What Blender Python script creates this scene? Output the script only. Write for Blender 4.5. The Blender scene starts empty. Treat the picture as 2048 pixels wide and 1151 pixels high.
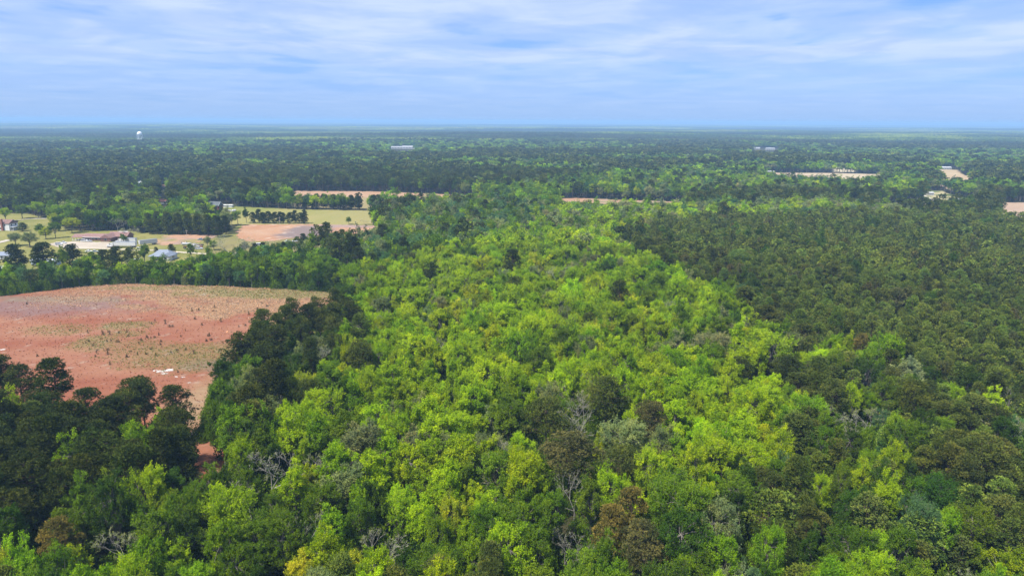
import bpy, bmesh, math, random
import numpy as np
from mathutils import Matrix, Vector

random.seed(11)
RNG = np.random.default_rng(11)
R_ = math.radians
scene = bpy.context.scene
COL = scene.collection

# ------------------------------------------------------------------ camera
CAM_H = 92.0
PITCH, ROLL, FPX = R_(13.72), R_(0.28), 1365.3
CAMM = Matrix.Translation((0, 0, CAM_H)) @ Matrix.Rotation(math.pi / 2 - PITCH, 4, 'X') @ Matrix.Rotation(ROLL, 4, 'Z')
cam_data = bpy.data.cameras.new('camera')
cam_data.sensor_width = 36.0
cam_data.lens = 24.0
cam_data.clip_start = 1.0
cam_data.clip_end = 120000.0
cam = bpy.data.objects.new('camera', cam_data)
cam.matrix_world = CAMM
COL.objects.link(cam)
scene.camera = cam

# ------------------------------------------------------------------ world, sun, exposure
SUN_EL, SUN_AZ = 60.0, 228.0      # azimuth clockwise from north (+Y): behind the camera, over its left shoulder
world = bpy.data.worlds.new('World')
scene.world = world
world.use_nodes = True
wn, wl = world.node_tree.nodes, world.node_tree.links
wn.clear()


def N(nodes, kind, **kw):
    n = nodes.new(kind)
    for k, v in kw.items():
        setattr(n, k, v)
    return n


def mathn(nodes, links, op, a, b=None, clamp=False):
    n = nodes.new('ShaderNodeMath')
    n.operation = op
    n.use_clamp = clamp
    for i, v in enumerate((a, b)):
        if v is None:
            continue
        if isinstance(v, (int, float)):
            n.inputs[i].default_value = v
        else:
            links.new(v, n.inputs[i])
    return n.outputs[0]


def ramp(nodes, links, fac, stops, interp='LINEAR'):
    n = nodes.new('ShaderNodeValToRGB')
    cr = n.color_ramp
    cr.interpolation = interp
    while len(cr.elements) < len(stops):
        cr.elements.new(0.5)
    for e, (p, c) in zip(cr.elements, stops):
        e.position = p
        e.color = (*c, 1) if len(c) == 3 else c
    links.new(fac, n.inputs[0])
    return n.outputs[0]


def mixc(nodes, links, fac, a, b, blend='MIX'):
    n = nodes.new('ShaderNodeMix')
    n.data_type = 'RGBA'
    n.blend_type = blend
    for s, v in ((n.inputs[0], fac), (n.inputs[6], a), (n.inputs[7], b)):
        if isinstance(v, (int, float)):
            s.default_value = v
        elif isinstance(v, tuple):
            s.default_value = (*v, 1) if len(v) == 3 else v
        else:
            links.new(v, s)
    return n.outputs[2]


sky = N(wn, 'ShaderNodeTexSky', sky_type='NISHITA', sun_disc=False, sun_elevation=R_(SUN_EL),
        sun_rotation=R_(SUN_AZ), altitude=100, air_density=1.0, dust_density=0.6, ozone_density=3.0)
tc = N(wn, 'ShaderNodeTexCoord')
sep = N(wn, 'ShaderNodeSeparateXYZ')
wl.new(tc.outputs['Generated'], sep.inputs[0])
zz = mathn(wn, wl, 'ADD', mathn(wn, wl, 'MAXIMUM', sep.outputs[2], 0.0), 0.045)
cx = mathn(wn, wl, 'DIVIDE', sep.outputs[0], zz)
cy = mathn(wn, wl, 'DIVIDE', sep.outputs[1], zz)
comb = N(wn, 'ShaderNodeCombineXYZ')
wl.new(cx, comb.inputs[0])
wl.new(cy, comb.inputs[1])


def wnoise(scale, detail, rough, dist=0.0, off=0.0):
    n = N(wn, 'ShaderNodeTexNoise')
    n.inputs['Scale'].default_value = scale
    n.inputs['Detail'].default_value = detail
    n.inputs['Roughness'].default_value = rough
    n.inputs['Distortion'].default_value = dist
    m = N(wn, 'ShaderNodeMapping')
    m.inputs['Location'].default_value = (off, off * 0.7, 0)
    m.inputs['Scale'].default_value = (0.9, 0.8, 1)
    wl.new(comb.outputs[0], m.inputs[0])
    wl.new(m.outputs[0], n.inputs['Vector'])
    return n.outputs[0]


n1 = wnoise(0.62, 4.0, 0.5, 0.5, 5.1)
n2 = wnoise(1.7, 4.0, 0.5, 0.4, 9.7)
cl = mathn(wn, wl, 'ADD', mathn(wn, wl, 'MULTIPLY', n1, 0.66), mathn(wn, wl, 'MULTIPLY', n2, 0.34))
mask = ramp(wn, wl, cl, [(0.34, (0.12,) * 3), (0.46, (0.66,) * 3), (0.58, (1.0,) * 3)], 'EASE')
# the cloud deck thins out towards the horizon where only blue haze is left
low = ramp(wn, wl, sep.outputs[2], [(0.0, (0.08,) * 3), (0.035, (0.35,) * 3), (0.10, (0.95,) * 3)], 'EASE')
mask = mathn(wn, wl, 'MULTIPLY', mask, low)
skyc = mixc(wn, wl, 1.0, sky.outputs[0], (0.54, 0.90, 1.95), 'MULTIPLY')
CLOUD = (5.6, 6.8, 9.0)
HAZY = (3.6, 5.4, 8.8)
hz_ = ramp(wn, wl, sep.outputs[2], [(0.0, (0.9,) * 3), (0.06, (0.5,) * 3), (0.16, (0.15,) * 3)])
skyc = mixc(wn, wl, hz_, skyc, HAZY)
under = ramp(wn, wl, wnoise(1.1, 5.0, 0.55, 0.6, 21.3), [(0.34, (0.0,) * 3), (0.64, (1.0,) * 3)], 'EASE')
skymix = mixc(wn, wl, mask, skyc, mixc(wn, wl, under, (4.7, 6.2, 9.2), (6.1, 7.35, 9.6)))
bg = N(wn, 'ShaderNodeBackground')
bg.inputs['Strength'].default_value = 0.062
wl.new(skymix, bg.inputs[0])
wo = N(wn, 'ShaderNodeOutputWorld')
wl.new(bg.outputs[0], wo.inputs[0])

sd = bpy.data.lights.new('sun', 'SUN')
sd.energy = 5.0
sd.angle = R_(4.0)
sd.color = (1.0, 0.95, 0.87)
sun = bpy.data.objects.new('sun', sd)
_a, _e = R_(SUN_AZ), R_(SUN_EL)
_d = Vector((math.sin(_a) * math.cos(_e), math.cos(_a) * math.cos(_e), math.sin(_e)))
sun.rotation_euler = _d.to_track_quat('Z', 'Y').to_euler()
COL.objects.link(sun)

scene.view_settings.view_transform = 'Standard'
scene.view_settings.look = 'None'
scene.view_settings.gamma = 1.0
scene.view_settings.exposure = 0.80
scene.view_settings.use_curve_mapping = False
scene.render.engine = 'CYCLES'
cy_ = scene.cycles
cy_.use_denoising = True
cy_.denoiser = 'OPENIMAGEDENOISE'
cy_.denoising_input_passes = 'RGB_ALBEDO_NORMAL'
cy_.max_bounces = 6
cy_.diffuse_bounces = 4
cy_.glossy_bounces = 1
cy_.transmission_bounces = 4
cy_.volume_bounces = 0
cy_.transparent_max_bounces = 4
cy_.use_adaptive_sampling = True
cy_.adaptive_threshold = 0.015
cy_.caustics_reflective = False
cy_.caustics_refractive = False
scene.render.use_persistent_data = False


# ------------------------------------------------------------------ helpers
def G(px, py, z=0.0):
    """World point on the plane of height z that the photograph shows at pixel (px, py)."""
    d = CAMM.to_3x3() @ Vector(((px - 1024) / FPX, -(py - 575.5) / FPX, -1.0))
    t = (z - CAM_H) / d.z
    return (d.x * t, d.y * t)


_R3 = np.array(CAMM.to_3x3())


def proj(x, y, z):
    v = np.stack([x, y, z - CAM_H], -1) @ _R3
    w = np.maximum(-v[..., 2], 1e-3)
    return 1024 + FPX * v[..., 0] / w, 575.5 - FPX * v[..., 1] / w


def inpoly(x, y, poly):
    inside = np.zeros(x.shape, bool)
    n = len(poly)
    for i in range(n):
        x0, y0 = poly[i]
        x1, y1 = poly[(i + 1) % n]
        if y0 == y1:
            continue
        c = (y0 > y) != (y1 > y)
        inside ^= c & (x < (x1 - x0) * (y - y0) / (y1 - y0) + x0)
    return inside


_tab = np.random.default_rng(5).random((256, 256))


def vnoise(x, y, s):
    x, y = x / s + 1000, y / s + 1000
    xi, yi = np.floor(x).astype(int), np.floor(y).astype(int)
    fx, fy = x - xi, y - yi
    fx, fy = fx * fx * (3 - 2 * fx), fy * fy * (3 - 2 * fy)
    g = lambda a, b: _tab[a & 255, b & 255]
    return (g(xi, yi) * (1 - fx) + g(xi + 1, yi) * fx) * (1 - fy) + (g(xi, yi + 1) * (1 - fx) + g(xi + 1, yi + 1) * fx) * fy


def fbm(x, y, s, o=3):
    r, a, t = 0, 1, 0
    for i in range(o):
        r = r + a * vnoise(x + 37 * i, y + 91 * i, s)
        t += a
        a *= 0.5
        s *= 0.5
    return r / t


def height(x, y):
    d = np.hypot(x, y)
    k = np.clip((d - 1400) / 2600, 0, 1)
    return k * k * (fbm(x, y, 1900.0, 3) - 0.5) * 44


def tag(o, label=None, cat=None, group=None, kind=None):
    for k, v in (('label', label), ('category', cat), ('group', group), ('kind', kind)):
        if v:
            o[k] = v
    return o


def link(o, parent=None):
    COL.objects.link(o)
    if parent is not None:
        o.parent = parent
    return o


def empty(name, loc, rz=0.0, **kw):
    o = bpy.data.objects.new(name, None)
    o.empty_display_size = 0.5
    o.location = loc
    o.rotation_euler = (0, 0, rz)
    link(o)
    return tag(o, **kw)


# ------------------------------------------------------------------ materials
MATS = {}


def mat(name, color, rough=0.8, noise=0.0, nscale=1.0, metal=0.0, spec=0.3, col2=None, bump=0.0):
    if name in MATS:
        return MATS[name]
    m = bpy.data.materials.new(name)
    m.use_nodes = True
    nt = m.node_tree
    b = nt.nodes['Principled BSDF']
    b.inputs['Roughness'].default_value = rough
    b.inputs['Metallic'].default_value = metal
    b.inputs['Specular IOR Level'].default_value = spec
    if noise or col2:
        t = N(nt.nodes, 'ShaderNodeTexCoord')
        nz = N(nt.nodes, 'ShaderNodeTexNoise')
        nz.inputs['Scale'].default_value = nscale
        nz.inputs['Detail'].default_value = 6
        nt.links.new(t.outputs['Object'], nz.inputs['Vector'])
        c2 = col2 or tuple(c * (1 - noise) for c in color)
        out = ramp(nt.nodes, nt.links, nz.outputs[0], [(0.35, c2), (0.65, color)])
        nt.links.new(out, b.inputs['Base Color'])
        if bump:
            bp = N(nt.nodes, 'ShaderNodeBump')
            bp.inputs['Strength'].default_value = bump
            nt.links.new(nz.outputs[0], bp.inputs['Height'])
            nt.links.new(bp.outputs[0], b.inputs['Normal'])
    else:
        b.inputs['Base Color'].default_value = (*color, 1)
    MATS[name] = m
    return m


def leaf_material(name, trans=0.4, spread=0.55):
    """Foliage: each tree carries its own 'tint'; each spray of leaves its own 'v'."""
    m = bpy.data.materials.new(name)
    m.use_nodes = True
    nt = m.node_tree
    nt.nodes.clear()
    ti = N(nt.nodes, 'ShaderNodeAttribute', attribute_type='INSTANCER', attribute_name='tint')
    va = N(nt.nodes, 'ShaderNodeAttribute', attribute_type='GEOMETRY', attribute_name='v')
    sc = mathn(nt.nodes, nt.links, 'ADD', mathn(nt.nodes, nt.links, 'MULTIPLY', va.outputs['Fac'], spread * 2), 1 - spread)
    rgb = N(nt.nodes, 'ShaderNodeVectorMath', operation='SCALE')
    nt.links.new(ti.outputs['Vector'], rgb.inputs[0])
    nt.links.new(sc, rgb.inputs['Scale'])
    # young sprays lean to yellow
    hue = mixc(nt.nodes, nt.links, va.outputs['Fac'], (0.82, 1.0, 1.15), (1.18, 1.0, 0.8))
    c = mixc(nt.nodes, nt.links, 1.0, rgb.outputs[0], hue, 'MULTIPLY')
    df = N(nt.nodes, 'ShaderNodeBsdfDiffuse')
    tr = N(nt.nodes, 'ShaderNodeBsdfTranslucent')
    nt.links.new(c, df.inputs[0])
    nt.links.new(c, tr.inputs[0])
    mx = N(nt.nodes, 'ShaderNodeMixShader')
    mx.inputs[0].default_value = trans
    nt.links.new(df.outputs[0], mx.inputs[1])
    nt.links.new(tr.outputs[0], mx.inputs[2])
    o = N(nt.nodes, 'ShaderNodeOutputMaterial')
    nt.links.new(mx.outputs[0], o.inputs[0])
    return m


M_LEAF = leaf_material('broadleaf_leaves', 0.42, 0.42)
M_NEEDLE = leaf_material('pine_needles', 0.15, 0.55)
M_BARK = mat('pine_bark', (0.10, 0.068, 0.048), 0.95, 0.4, 3.0)
M_BARKG = mat('grey_bark', (0.17, 0.155, 0.13), 0.95, 0.4, 3.0)
M_BARKW = mat('pale_bark', (0.30, 0.285, 0.24), 0.9, 0.3, 3.0)


# ------------------------------------------------------------------ mesh assembly with arrays
def make_mesh(name, parts, mats):
    """parts: list of (verts (n,3), quads (m,4), material index, v (n,))"""
    vs, qs, mi, va, off = [], [], [], [], 0
    for v, q, i, a in parts:
        if len(q) == 0:
            continue
        vs.append(v)
        qs.append(q + off)
        mi.append(np.full(len(q), i))
        va.append(a if a is not None else np.full(len(v), 0.5))
        off += len(v)
    v = np.concatenate(vs).astype(np.float32)
    q = np.concatenate(qs).astype(np.int32)
    me = bpy.data.meshes.new(name)
    me.vertices.add(len(v))
    me.vertices.foreach_set('co', v.ravel())
    me.loops.add(q.size)
    me.loops.foreach_set('vertex_index', q.ravel())
    me.polygons.add(len(q))
    me.polygons.foreach_set('loop_start', np.arange(0, q.size, 4, dtype=np.int32))
    me.polygons.foreach_set('material_index', np.concatenate(mi).astype(np.int32))
    for m in mats:
        me.materials.append(m)
    at = me.attributes.new('v', 'FLOAT', 'POINT')
    at.data.foreach_set('value', np.concatenate(va).astype(np.float32))
    me.update(calc_edges=True)
    return me


def unit(a):
    return a / np.maximum(np.linalg.norm(a, axis=-1, keepdims=True), 1e-9)


def leaves(pos, axis, length, width, rng, v, upbias=0.6):
    """diamond leaf sprays: pos (n,3) base, axis (n,3)"""
    n = len(pos)
    ax = unit(axis)
    nr = unit(rng.normal(size=(n, 3)) + np.array([0, 0, upbias]) * 2)
    side = unit(np.cross(ax, nr))
    nr = np.cross(side, ax)
    L = length[:, None]
    W = width[:, None]
    p0 = pos
    p1 = pos + ax * L * 0.5 + side * W * 0.5 + nr * W * 0.12
    p2 = pos + ax * L
    p3 = pos + ax * L * 0.45 - side * W * 0.5 + nr * W * 0.12
    verts = np.stack([p0, p1, p2, p3], 1).reshape(-1, 3)
    quads = np.arange(n * 4).reshape(n, 4)
    return verts, quads, np.repeat(v, 4)


def tubes(A, B, ra, rb, sides=4):
    A, B = np.asarray(A, float), np.asarray(B, float)
    n = len(A)
    if n == 0:
        return np.zeros((0, 3)), np.zeros((0, 4), int)
    ra, rb = np.broadcast_to(ra, n), np.broadcast_to(rb, n)
    d = unit(B - A)
    ref = np.where(np.abs(d[:, 2:3]) > 0.9, np.array([[1.0, 0, 0]]), np.array([[0, 0, 1.0]]))
    u = unit(np.cross(d, ref))
    w = np.cross(d, u)
    ang = np.linspace(0, 2 * math.pi, sides, endpoint=False)
    ring = np.cos(ang)[None, :, None] * u[:, None, :] + np.sin(ang)[None, :, None] * w[:, None, :]
    va = A[:, None] + ring * ra[:, None, None]
    vb = B[:, None] + ring * rb[:, None, None]
    v = np.concatenate([va, vb], 1).reshape(-1, 3)
    k = np.arange(sides)
    q = np.stack([k, (k + 1) % sides, (k + 1) % sides + sides, k + sides], 1)
    q = (q[None] + (np.arange(n) * 2 * sides)[:, None, None]).reshape(-1, 4)
    return v, q


def sphere_dirs(n, rng, zmin=-1.0):
    z = rng.uniform(zmin, 1, n)
    a = rng.uniform(0, 2 * math.pi, n)
    r = np.sqrt(np.maximum(0, 1 - z * z))
    return np.stack([r * np.cos(a), r * np.sin(a), z], 1)


def trunk_tubes(H, r, rng, lean=0.03, seg=5, sides=6):
    pts = [np.array([0, 0, -0.3])]
    for i in range(seg):
        p = pts[-1] + np.array([rng.normal(0, lean * H / seg), rng.normal(0, lean * H / seg), (H + 0.3) / seg])
        pts.append(p)
    rad = np.linspace(r, r * 0.25, seg + 1)
    return (*tubes(pts[:-1], pts[1:], rad[:-1], rad[1:], sides), pts)


def broadleaf(rng, H=17., R=4.6, form='round', nclump=42, ntwig=10, nleaf=14, L=0.5, branches=True, wf=0.55):
    Rz = {'round': R * 1.25, 'tall': R * 1.75, 'cone': R * 1.95, 'fan': R * 1.4, 'wide': R * 0.95}[form]
    cz = H - Rz
    d = sphere_dirs(nclump, rng, -0.75)
    ph = rng.uniform(0, 6.28, 6)
    lump = 1 + 0.22 * np.sin(2 * np.arctan2(d[:, 1], d[:, 0]) + ph[0]) * (1 - np.abs(d[:, 2])) + 0.16 * np.sin(3 * np.arctan2(d[:, 1], d[:, 0]) + ph[1]) + 0.14 * np.sin(5 * d[:, 2] + ph[2])
    lump = lump * rng.uniform(0.8, 1.15, nclump)
    rr = rng.uniform(0.45, 1.0, nclump) ** 0.55 * lump * 0.84
    c = d * rr[:, None] * np.array([R, R, Rz])
    if form == 'cone':
        k = 1 - 0.72 * (c[:, 2] / Rz * 0.5 + 0.5)
        c[:, :2] *= k[:, None] * 1.35
    if form == 'fan':
        k = 0.55 + 0.5 * (c[:, 2] / Rz * 0.5 + 0.5)
        c[:, :2] *= k[:, None] * 1.1
    c[:, 2] += cz
    rc = R * rng.uniform(0.17, 0.36, nclump)
    cv = rng.uniform(0, 1, nclump)
    n = nclump * ntwig
    ci = np.repeat(np.arange(nclump), ntwig)
    out = unit(c[ci] - np.array([0, 0, cz - Rz * 0.5]))
    td = unit(out * 0.6 + rng.normal(size=(n, 3)) * 0.62 + np.array([0, 0, 0.55 if form != 'fan' else 0.95]))
    tl = rc[ci] * rng.uniform(0.7, 1.6, n)
    ts = c[ci] + rng.normal(size=(n, 3)) * rc[ci][:, None] * 0.35 - td * tl[:, None] * 0.35
    m = n * nleaf
    li = np.repeat(np.arange(n), nleaf)
    t = rng.uniform(0.1, 1.0, m)
    pos = ts[li] + td[li] * (tl[li] * t)[:, None] + rng.normal(size=(m, 3)) * np.clip(0.13 * (L / 0.3), 0.1, 0.5)
    ax = td[li] * 0.7 + rng.normal(size=(m, 3)) * 0.55
    v = np.clip(0.68 * cv[ci[li]] + 0.32 * rng.uniform(0, 1, m), 0, 1)
    ll = L * rng.uniform(0.6, 1.3, m)
    crown = leaves(pos, ax, ll, ll * wf, rng, v, 0.5)
    tv, tq, pts = trunk_tubes(H * 0.72, 0.16 + H * 0.011, rng)
    wv, wq = [tv], [tq]
    off = len(tv)
    if branches:
        P = np.array(pts)
        st = P[rng.integers(2, len(P), nclump)]
        mid = st * 0.45 + c * 0.55 + np.array([0, 0, 0.4])
        a, b = tubes(np.concatenate([st, mid]), np.concatenate([mid, c]), np.concatenate([np.full(nclump, .11), np.full(nclump, .065)]),
                     np.concatenate([np.full(nclump, .065), np.full(nclump, .03)]), 4)
        wv.append(a)
        wq.append(b + off)
        off += len(a)
        k = rng.choice(n, n // 3, replace=False)
        a, b = tubes(c[ci[k]], ts[k] + td[k] * tl[k][:, None] * 0.95, 0.03, 0.01, 3)
        wv.append(a)
        wq.append(b + off)
    return (np.concatenate(wv), np.concatenate(wq)), crown


def pine(rng, H=18., R=4.2, depth=0.5, nclump=60, ntuft=26, nleaf=5, L=0.42, wf=0.3, branches=True, conical=0.3):
    base = H * (1 - depth)
    Hc = H - base
    u = rng.uniform(0, 1, nclump) ** 0.85
    z = base + Hc * u
    prof = np.sqrt(np.clip(1 - (np.clip(u - 0.35, 0, 1) / 0.68) ** 2, 0, 1)) * (0.55 + 0.45 * np.minimum(1, u / 0.3)) * (1 - conical * u)
    a = rng.uniform(0, 2 * math.pi, nclump)
    side = 1 + 0.25 * np.sin(a * 2 + rng.uniform(0, 6)) + 0.15 * np.sin(3 * a + rng.uniform(0, 6))
    r = R * prof * rng.uniform(0.35, 1.0, nclump) ** 0.5 * side * 0.88
    c = np.stack([r * np.cos(a), r * np.sin(a), z], 1)
    rc = R * rng.uniform(0.17, 0.30, nclump)
    cv = rng.uniform(0, 1, nclump)
    n = nclump * ntuft
    ci = np.repeat(np.arange(nclump), ntuft)
    d = sphere_dirs(n, rng, -0.35)
    tp = c[ci] + d * rc[ci][:, None] * np.array([1.0, 1.0, 0.62]) * rng.uniform(0.75, 1.1, n)[:, None]
    m = n * nleaf
    li = np.repeat(np.arange(n), nleaf)
    ax = d[li] * 0.9 + rng.normal(size=(m, 3)) * 0.6 + np.array([0, 0, 0.35])
    v = np.clip(0.68 * cv[ci[li]] + 0.32 * np.repeat(rng.uniform(0, 1, n), nleaf), 0, 1)
    ll = L * rng.uniform(0.7, 1.3, m)
    crown = leaves(tp[li] + rng.normal(size=(m, 3)) * 0.05, ax, ll, ll * wf, rng, v, 0.2)
    tv, tq, pts = trunk_tubes(H * 0.93, 0.13 + H * 0.009, rng, 0.015)
    wv, wq = [tv], [tq]
    if branches:
        P = np.array(pts)
        st = np.stack([np.interp(z - 1.0, P[:, 2], P[:, k]) for k in range(3)], 1)
        a_, b_ = tubes(st, c, 0.07, 0.03, 4)
        wv.append(a_)
        wq.append(b_ + len(tv))
    return (np.concatenate(wv), np.concatenate(wq)), crown


def twiggy(rng, H=15., R=4.0, nl=900, L=0.3, levels=5, spread=0.5):
    """A tree still almost bare: forking branches, a thin dusting of buds."""
    A, B, ra, rb = [], [], [], []
    segs = [(np.array([0, 0, -0.3]), np.array([0, 0, 1.0]), H * 0.34, 0.2)]
    tips = []
    for lv in range(levels):
        nxt = []
        for p, d, l, r in segs:
            e = p + d * l
            A.append(p); B.append(e); ra.append(r); rb.append(r * 0.62)
            k = 3 if lv < 2 else int(rng.integers(2, 4))
            for _ in range(k):
                nd = d + rng.normal(size=3) * spread
                nd[2] = abs(nd[2]) * 0.9 + 0.15
                nd = nd / np.linalg.norm(nd)
                nxt.append((e, nd, l * rng.uniform(0.6, 0.8), r * 0.6))
        segs = nxt
    for p, d, l, r in segs:
        A.append(p); B.append(p + d * l); ra.append(r); rb.append(0.012)
        tips.append((p, d, l))
    v, q = tubes(A, B, np.maximum(ra, 0.026), np.maximum(rb, 0.016), 3)
    T = [tips[i] for i in rng.integers(0, len(tips), nl)]
    P = np.array([t[0] for t in T]); D = np.array([t[1] for t in T]); Ln = np.array([t[2] for t in T])
    pos = P + D * (Ln * rng.uniform(0.1, 1.1, nl))[:, None] + rng.normal(size=(nl, 3)) * 0.12
    ll = L * rng.uniform(0.6, 1.3, nl)
    crown = leaves(pos, D + rng.normal(size=(nl, 3)) * 0.5, ll, ll * 0.5, rng, rng.uniform(0.2, 1, nl), 0.3)
    s = H / max(v[:, 2].max(), 1)
    return (v * s, q), (crown[0] * s, crown[1], crown[2])


def bush(rng, R=1.6, H=2.2, n=900, L=0.32, wf=0.55):
    d = sphere_dirs(n, rng, 0.0)
    k = 1 + 0.25 * np.sin(3 * np.arctan2(d[:, 1], d[:, 0]) + rng.uniform(0, 6))
    p = d * np.array([R, R, H]) * (rng.uniform(0.3, 1, n) ** 0.5 * k)[:, None]
    ll = L * rng.uniform(0.6, 1.3, n)
    crown = leaves(p, d + rng.normal(size=(n, 3)) * 0.6 + np.array([0, 0, .5]), ll, ll * wf, rng, rng.uniform(0, 1, n), 0.4)
    A = np.zeros((7, 3)); A[:, 2] = -0.1
    dd = sphere_dirs(7, rng, 0.3)
    v, q = tubes(A, dd * np.array([R, R, H]) * 0.7, 0.05, 0.02, 3)
    return (v, q), crown


# a form = dict(trunk mesh, crown mesh, joined mesh, size)
def form(name, data, bark, leafm, R, H):
    (wv, wq), (cv_, cq, va) = data
    t = make_mesh(name + '_trunk', [(wv, wq, 0, None)], [bark])
    c = make_mesh(name + '_crown', [(cv_, cq, 0, va)], [leafm])
    j = make_mesh(name, [(wv, wq, 0, None), (cv_, cq, 1, va)], [bark, leafm])
    return dict(trunk=t, crown=c, joined=j, R=R, H=H)


F = {}
r0 = np.random.default_rng(21)
BL = [('round', 16, 4.6), ('round', 18, 5.4), ('tall', 18, 4.0), ('fan', 16, 4.4), ('fan', 15, 3.8), ('cone', 17, 3.6), ('wide', 14, 5.2), ('tall', 15, 3.3), ('round', 14, 3.9), ('fan', 18, 5.0)]
F['broad_near'] = [form('broadleaf', broadleaf(r0, H, R, f, int(32 + R * 7), 12, 30, 0.285), M_BARKG, M_LEAF, R, H) for f, H, R in BL]
F['broad_mid'] = [form('broadleaf_mid', broadleaf(r0, H, R, f, int(20 + R * 3), 6, 8, 0.85, False), M_BARKG, M_LEAF, R, H) for f, H, R in BL[:7]]
F['broad_far'] = [form('broadleaf_far', broadleaf(r0, H, R, f, 14, 3, 5, 1.9, False, 0.7), M_BARKG, M_LEAF, R, H) for f, H, R in BL[:5]]
PN = [(19, 4.8, .55, .15), (18, 5.4, .5, .05), (20, 4.2, .5, .3), (17, 4.6, .6, .2), (19, 3.8, .45, .2)]
F['pine_near'] = [form('pine', pine(r0, H, R, dp, int(44 + R * 8), 30, 6, 0.42, 0.30, True, co), M_BARK, M_NEEDLE, R, H) for H, R, dp, co in PN]
PP = [(15, 3.2, .62, .3), (16.5, 3.5, .6, .2), (13.5, 3.0, .68, .4), (15.5, 2.7, .62, .35), (16, 3.3, .55, .1)]
F['plant_near'] = [form('young_pine', pine(r0, H, R, dp, 44, 18, 5, 0.46, 0.34, True, co), M_BARK, M_NEEDLE, R, H) for H, R, dp, co in PP]
F['pine_mid'] = [form('pine_mid', pine(r0, H, R, dp, 34, 9, 4, 0.95, 0.4, False, co), M_BARK, M_NEEDLE, R, H) for H, R, dp, co in PN[:4]]
F['plant_mid'] = [form('young_pine_mid', pine(r0, H, R, dp, 28, 8, 4, 0.85, 0.4, False, co), M_BARK, M_NEEDLE, R, H) for H, R, dp, co in PP]
F['pine_far'] = [form('pine_far', pine(r0, H, R, dp, 16, 4, 3, 2.1, 0.55, False, co), M_BARK, M_NEEDLE, R, H) for H, R, dp, co in PN[:4]]
RP = [(13, 4.0, .9, .35), (12, 3.6, .92, .2), (14, 4.3, .86, .3)]
F['row_pine'] = [form('row_pine', pine(r0, H, R, dp, 90, 16, 5, 0.6, 0.36, True, co), M_BARK, M_NEEDLE, R, H) for H, R, dp, co in RP]
F['bare_near'] = [form('bare', twiggy(r0, H, R, nl, 0.22, 6, sp), M_BARKW, M_LEAF, R, H) for H, R, nl, sp in ((15, 4, 1300, .5), (14, 4.5, 2000, .6), (13, 3.5, 500, .45), (15, 4, 2600, .55))]
F['bare_mid'] = [form('bare_mid', twiggy(r0, H, 4, nl, 0.7, 4, sp), M_BARKW, M_LEAF, 4, H) for H, nl, sp in ((15, 400, .5), (14, 600, .6))]
F['dead'] = [form('dead', twiggy(r0, 12, 3, 2, 0.2, 4, sp), M_BARKW, M_LEAF, 3, 12) for sp in (.35, .5)]
F['bush'] = [form('bush', bush(r0, R, H), M_BARKG, M_LEAF, R, H) for R, H in ((1.7, 2.4), (2.2, 3.0), (1.3, 2.6))]
F['seedling'] = [form('seedling', bush(r0, R, H, 90, 0.3, .4), M_BARK, M_NEEDLE, R, H) for R, H in ((.38, 1.15), (.5, 1.0), (.3, 1.4))]

TINT = {
    'lime': (0.200, 0.325, 0.010), 'bright': (0.300, 0.425, 0.010), 'yellow': (0.38, 0.44, 0.02), 'mid': (0.132, 0.215, 0.012), 'deep': (0.064, 0.118, 0.012),
    'pale': (0.22, 0.26, 0.09), 'blue': (0.10, 0.19, 0.06), 'pine': (0.088, 0.112, 0.021), 'darkpine': (0.050, 0.068, 0.013),
    'olive': (0.126, 0.170, 0.027), 'brown': (0.10, 0.10, 0.032), 'rust': (0.175, 0.145, 0.033), 'grey': (0.25, 0.30, 0.10)}
WORDS = {'lime': 'lime-green', 'bright': 'bright yellow-green', 'yellow': 'yellow', 'mid': 'fresh green', 'deep': 'deep green', 'pale': 'pale grey-green',
         'blue': 'cool bluish-green', 'pine': 'dark olive', 'darkpine': 'nearly black-green', 'olive': 'olive-green', 'brown': 'brown-tinged',
         'rust': 'rusty brown', 'grey': 'silvery grey'}

# ------------------------------------------------------------------ clearings, in world metres (read off the photograph)
def W(*pts):
    return [G(p[0], p[1], p[2] if len(p) > 2 else 0.0) for p in pts]


RED_FIELD = W((-500, 640), (-200, 606), (0, 592), (60, 586), (120, 578), (180, 572), (250, 568), (350, 570), (440, 572), (560, 578), (645, 583), (705, 590), (718, 625), (680, 658), (620, 680), (560, 690),
              (522, 712), (505, 738), (470, 775), (448, 805), (442, 835, 5), (430, 868, 15), (400, 892, 19), (372, 900, 19), (362, 885, 19), (388, 830, 17), (345, 782, 15), (290, 775, 14), (225, 815, 15), (150, 790, 14),
              (80, 758, 13), (0, 745, 13), (-400, 740, 13))
YARDS = W((-260, 550, 7), (0, 540, 7), (60, 535, 7), (170, 532, 7), (300, 532, 6), (380, 530, 6), (420, 516, 6), (480, 512, 6), (560, 508, 5), (620, 494, 8), (690, 483, 11), (742, 470, 12), (762, 456, 10), (748, 449),
          (620, 447), (485, 447), (465, 458), (440, 470), (300, 466), (246, 461), (165, 462), (140, 462), (100, 440), (60, 428), (-50, 424), (-260, 424))
FAR_LAWN = W((436, 446), (452, 419), (430, 414), (470, 413), (600, 419), (796, 422), (806, 428), (760, 447), (700, 449), (436, 449))
STRIP_A = W((575, 382), (740, 383), (880, 388), (950, 394), (1005, 406), (960, 418), (905, 423), (700, 418.5), (590, 416), (570, 400))
STRIP_B = W((1115, 396), (1180, 397), (1240, 400), (1350, 403), (1420, 407), (1340, 410, 13), (1120, 407, 13))
TAN_A = W((1518, 345), (1600, 346), (1660, 346), (1768, 349), (1764, 355, 13), (1690, 358, 17), (1590, 354, 14), (1530, 349, 12))
TAN_B = W((1662, 332), (1706, 332), (1712, 341, 3), (1664, 342, 3))
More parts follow.
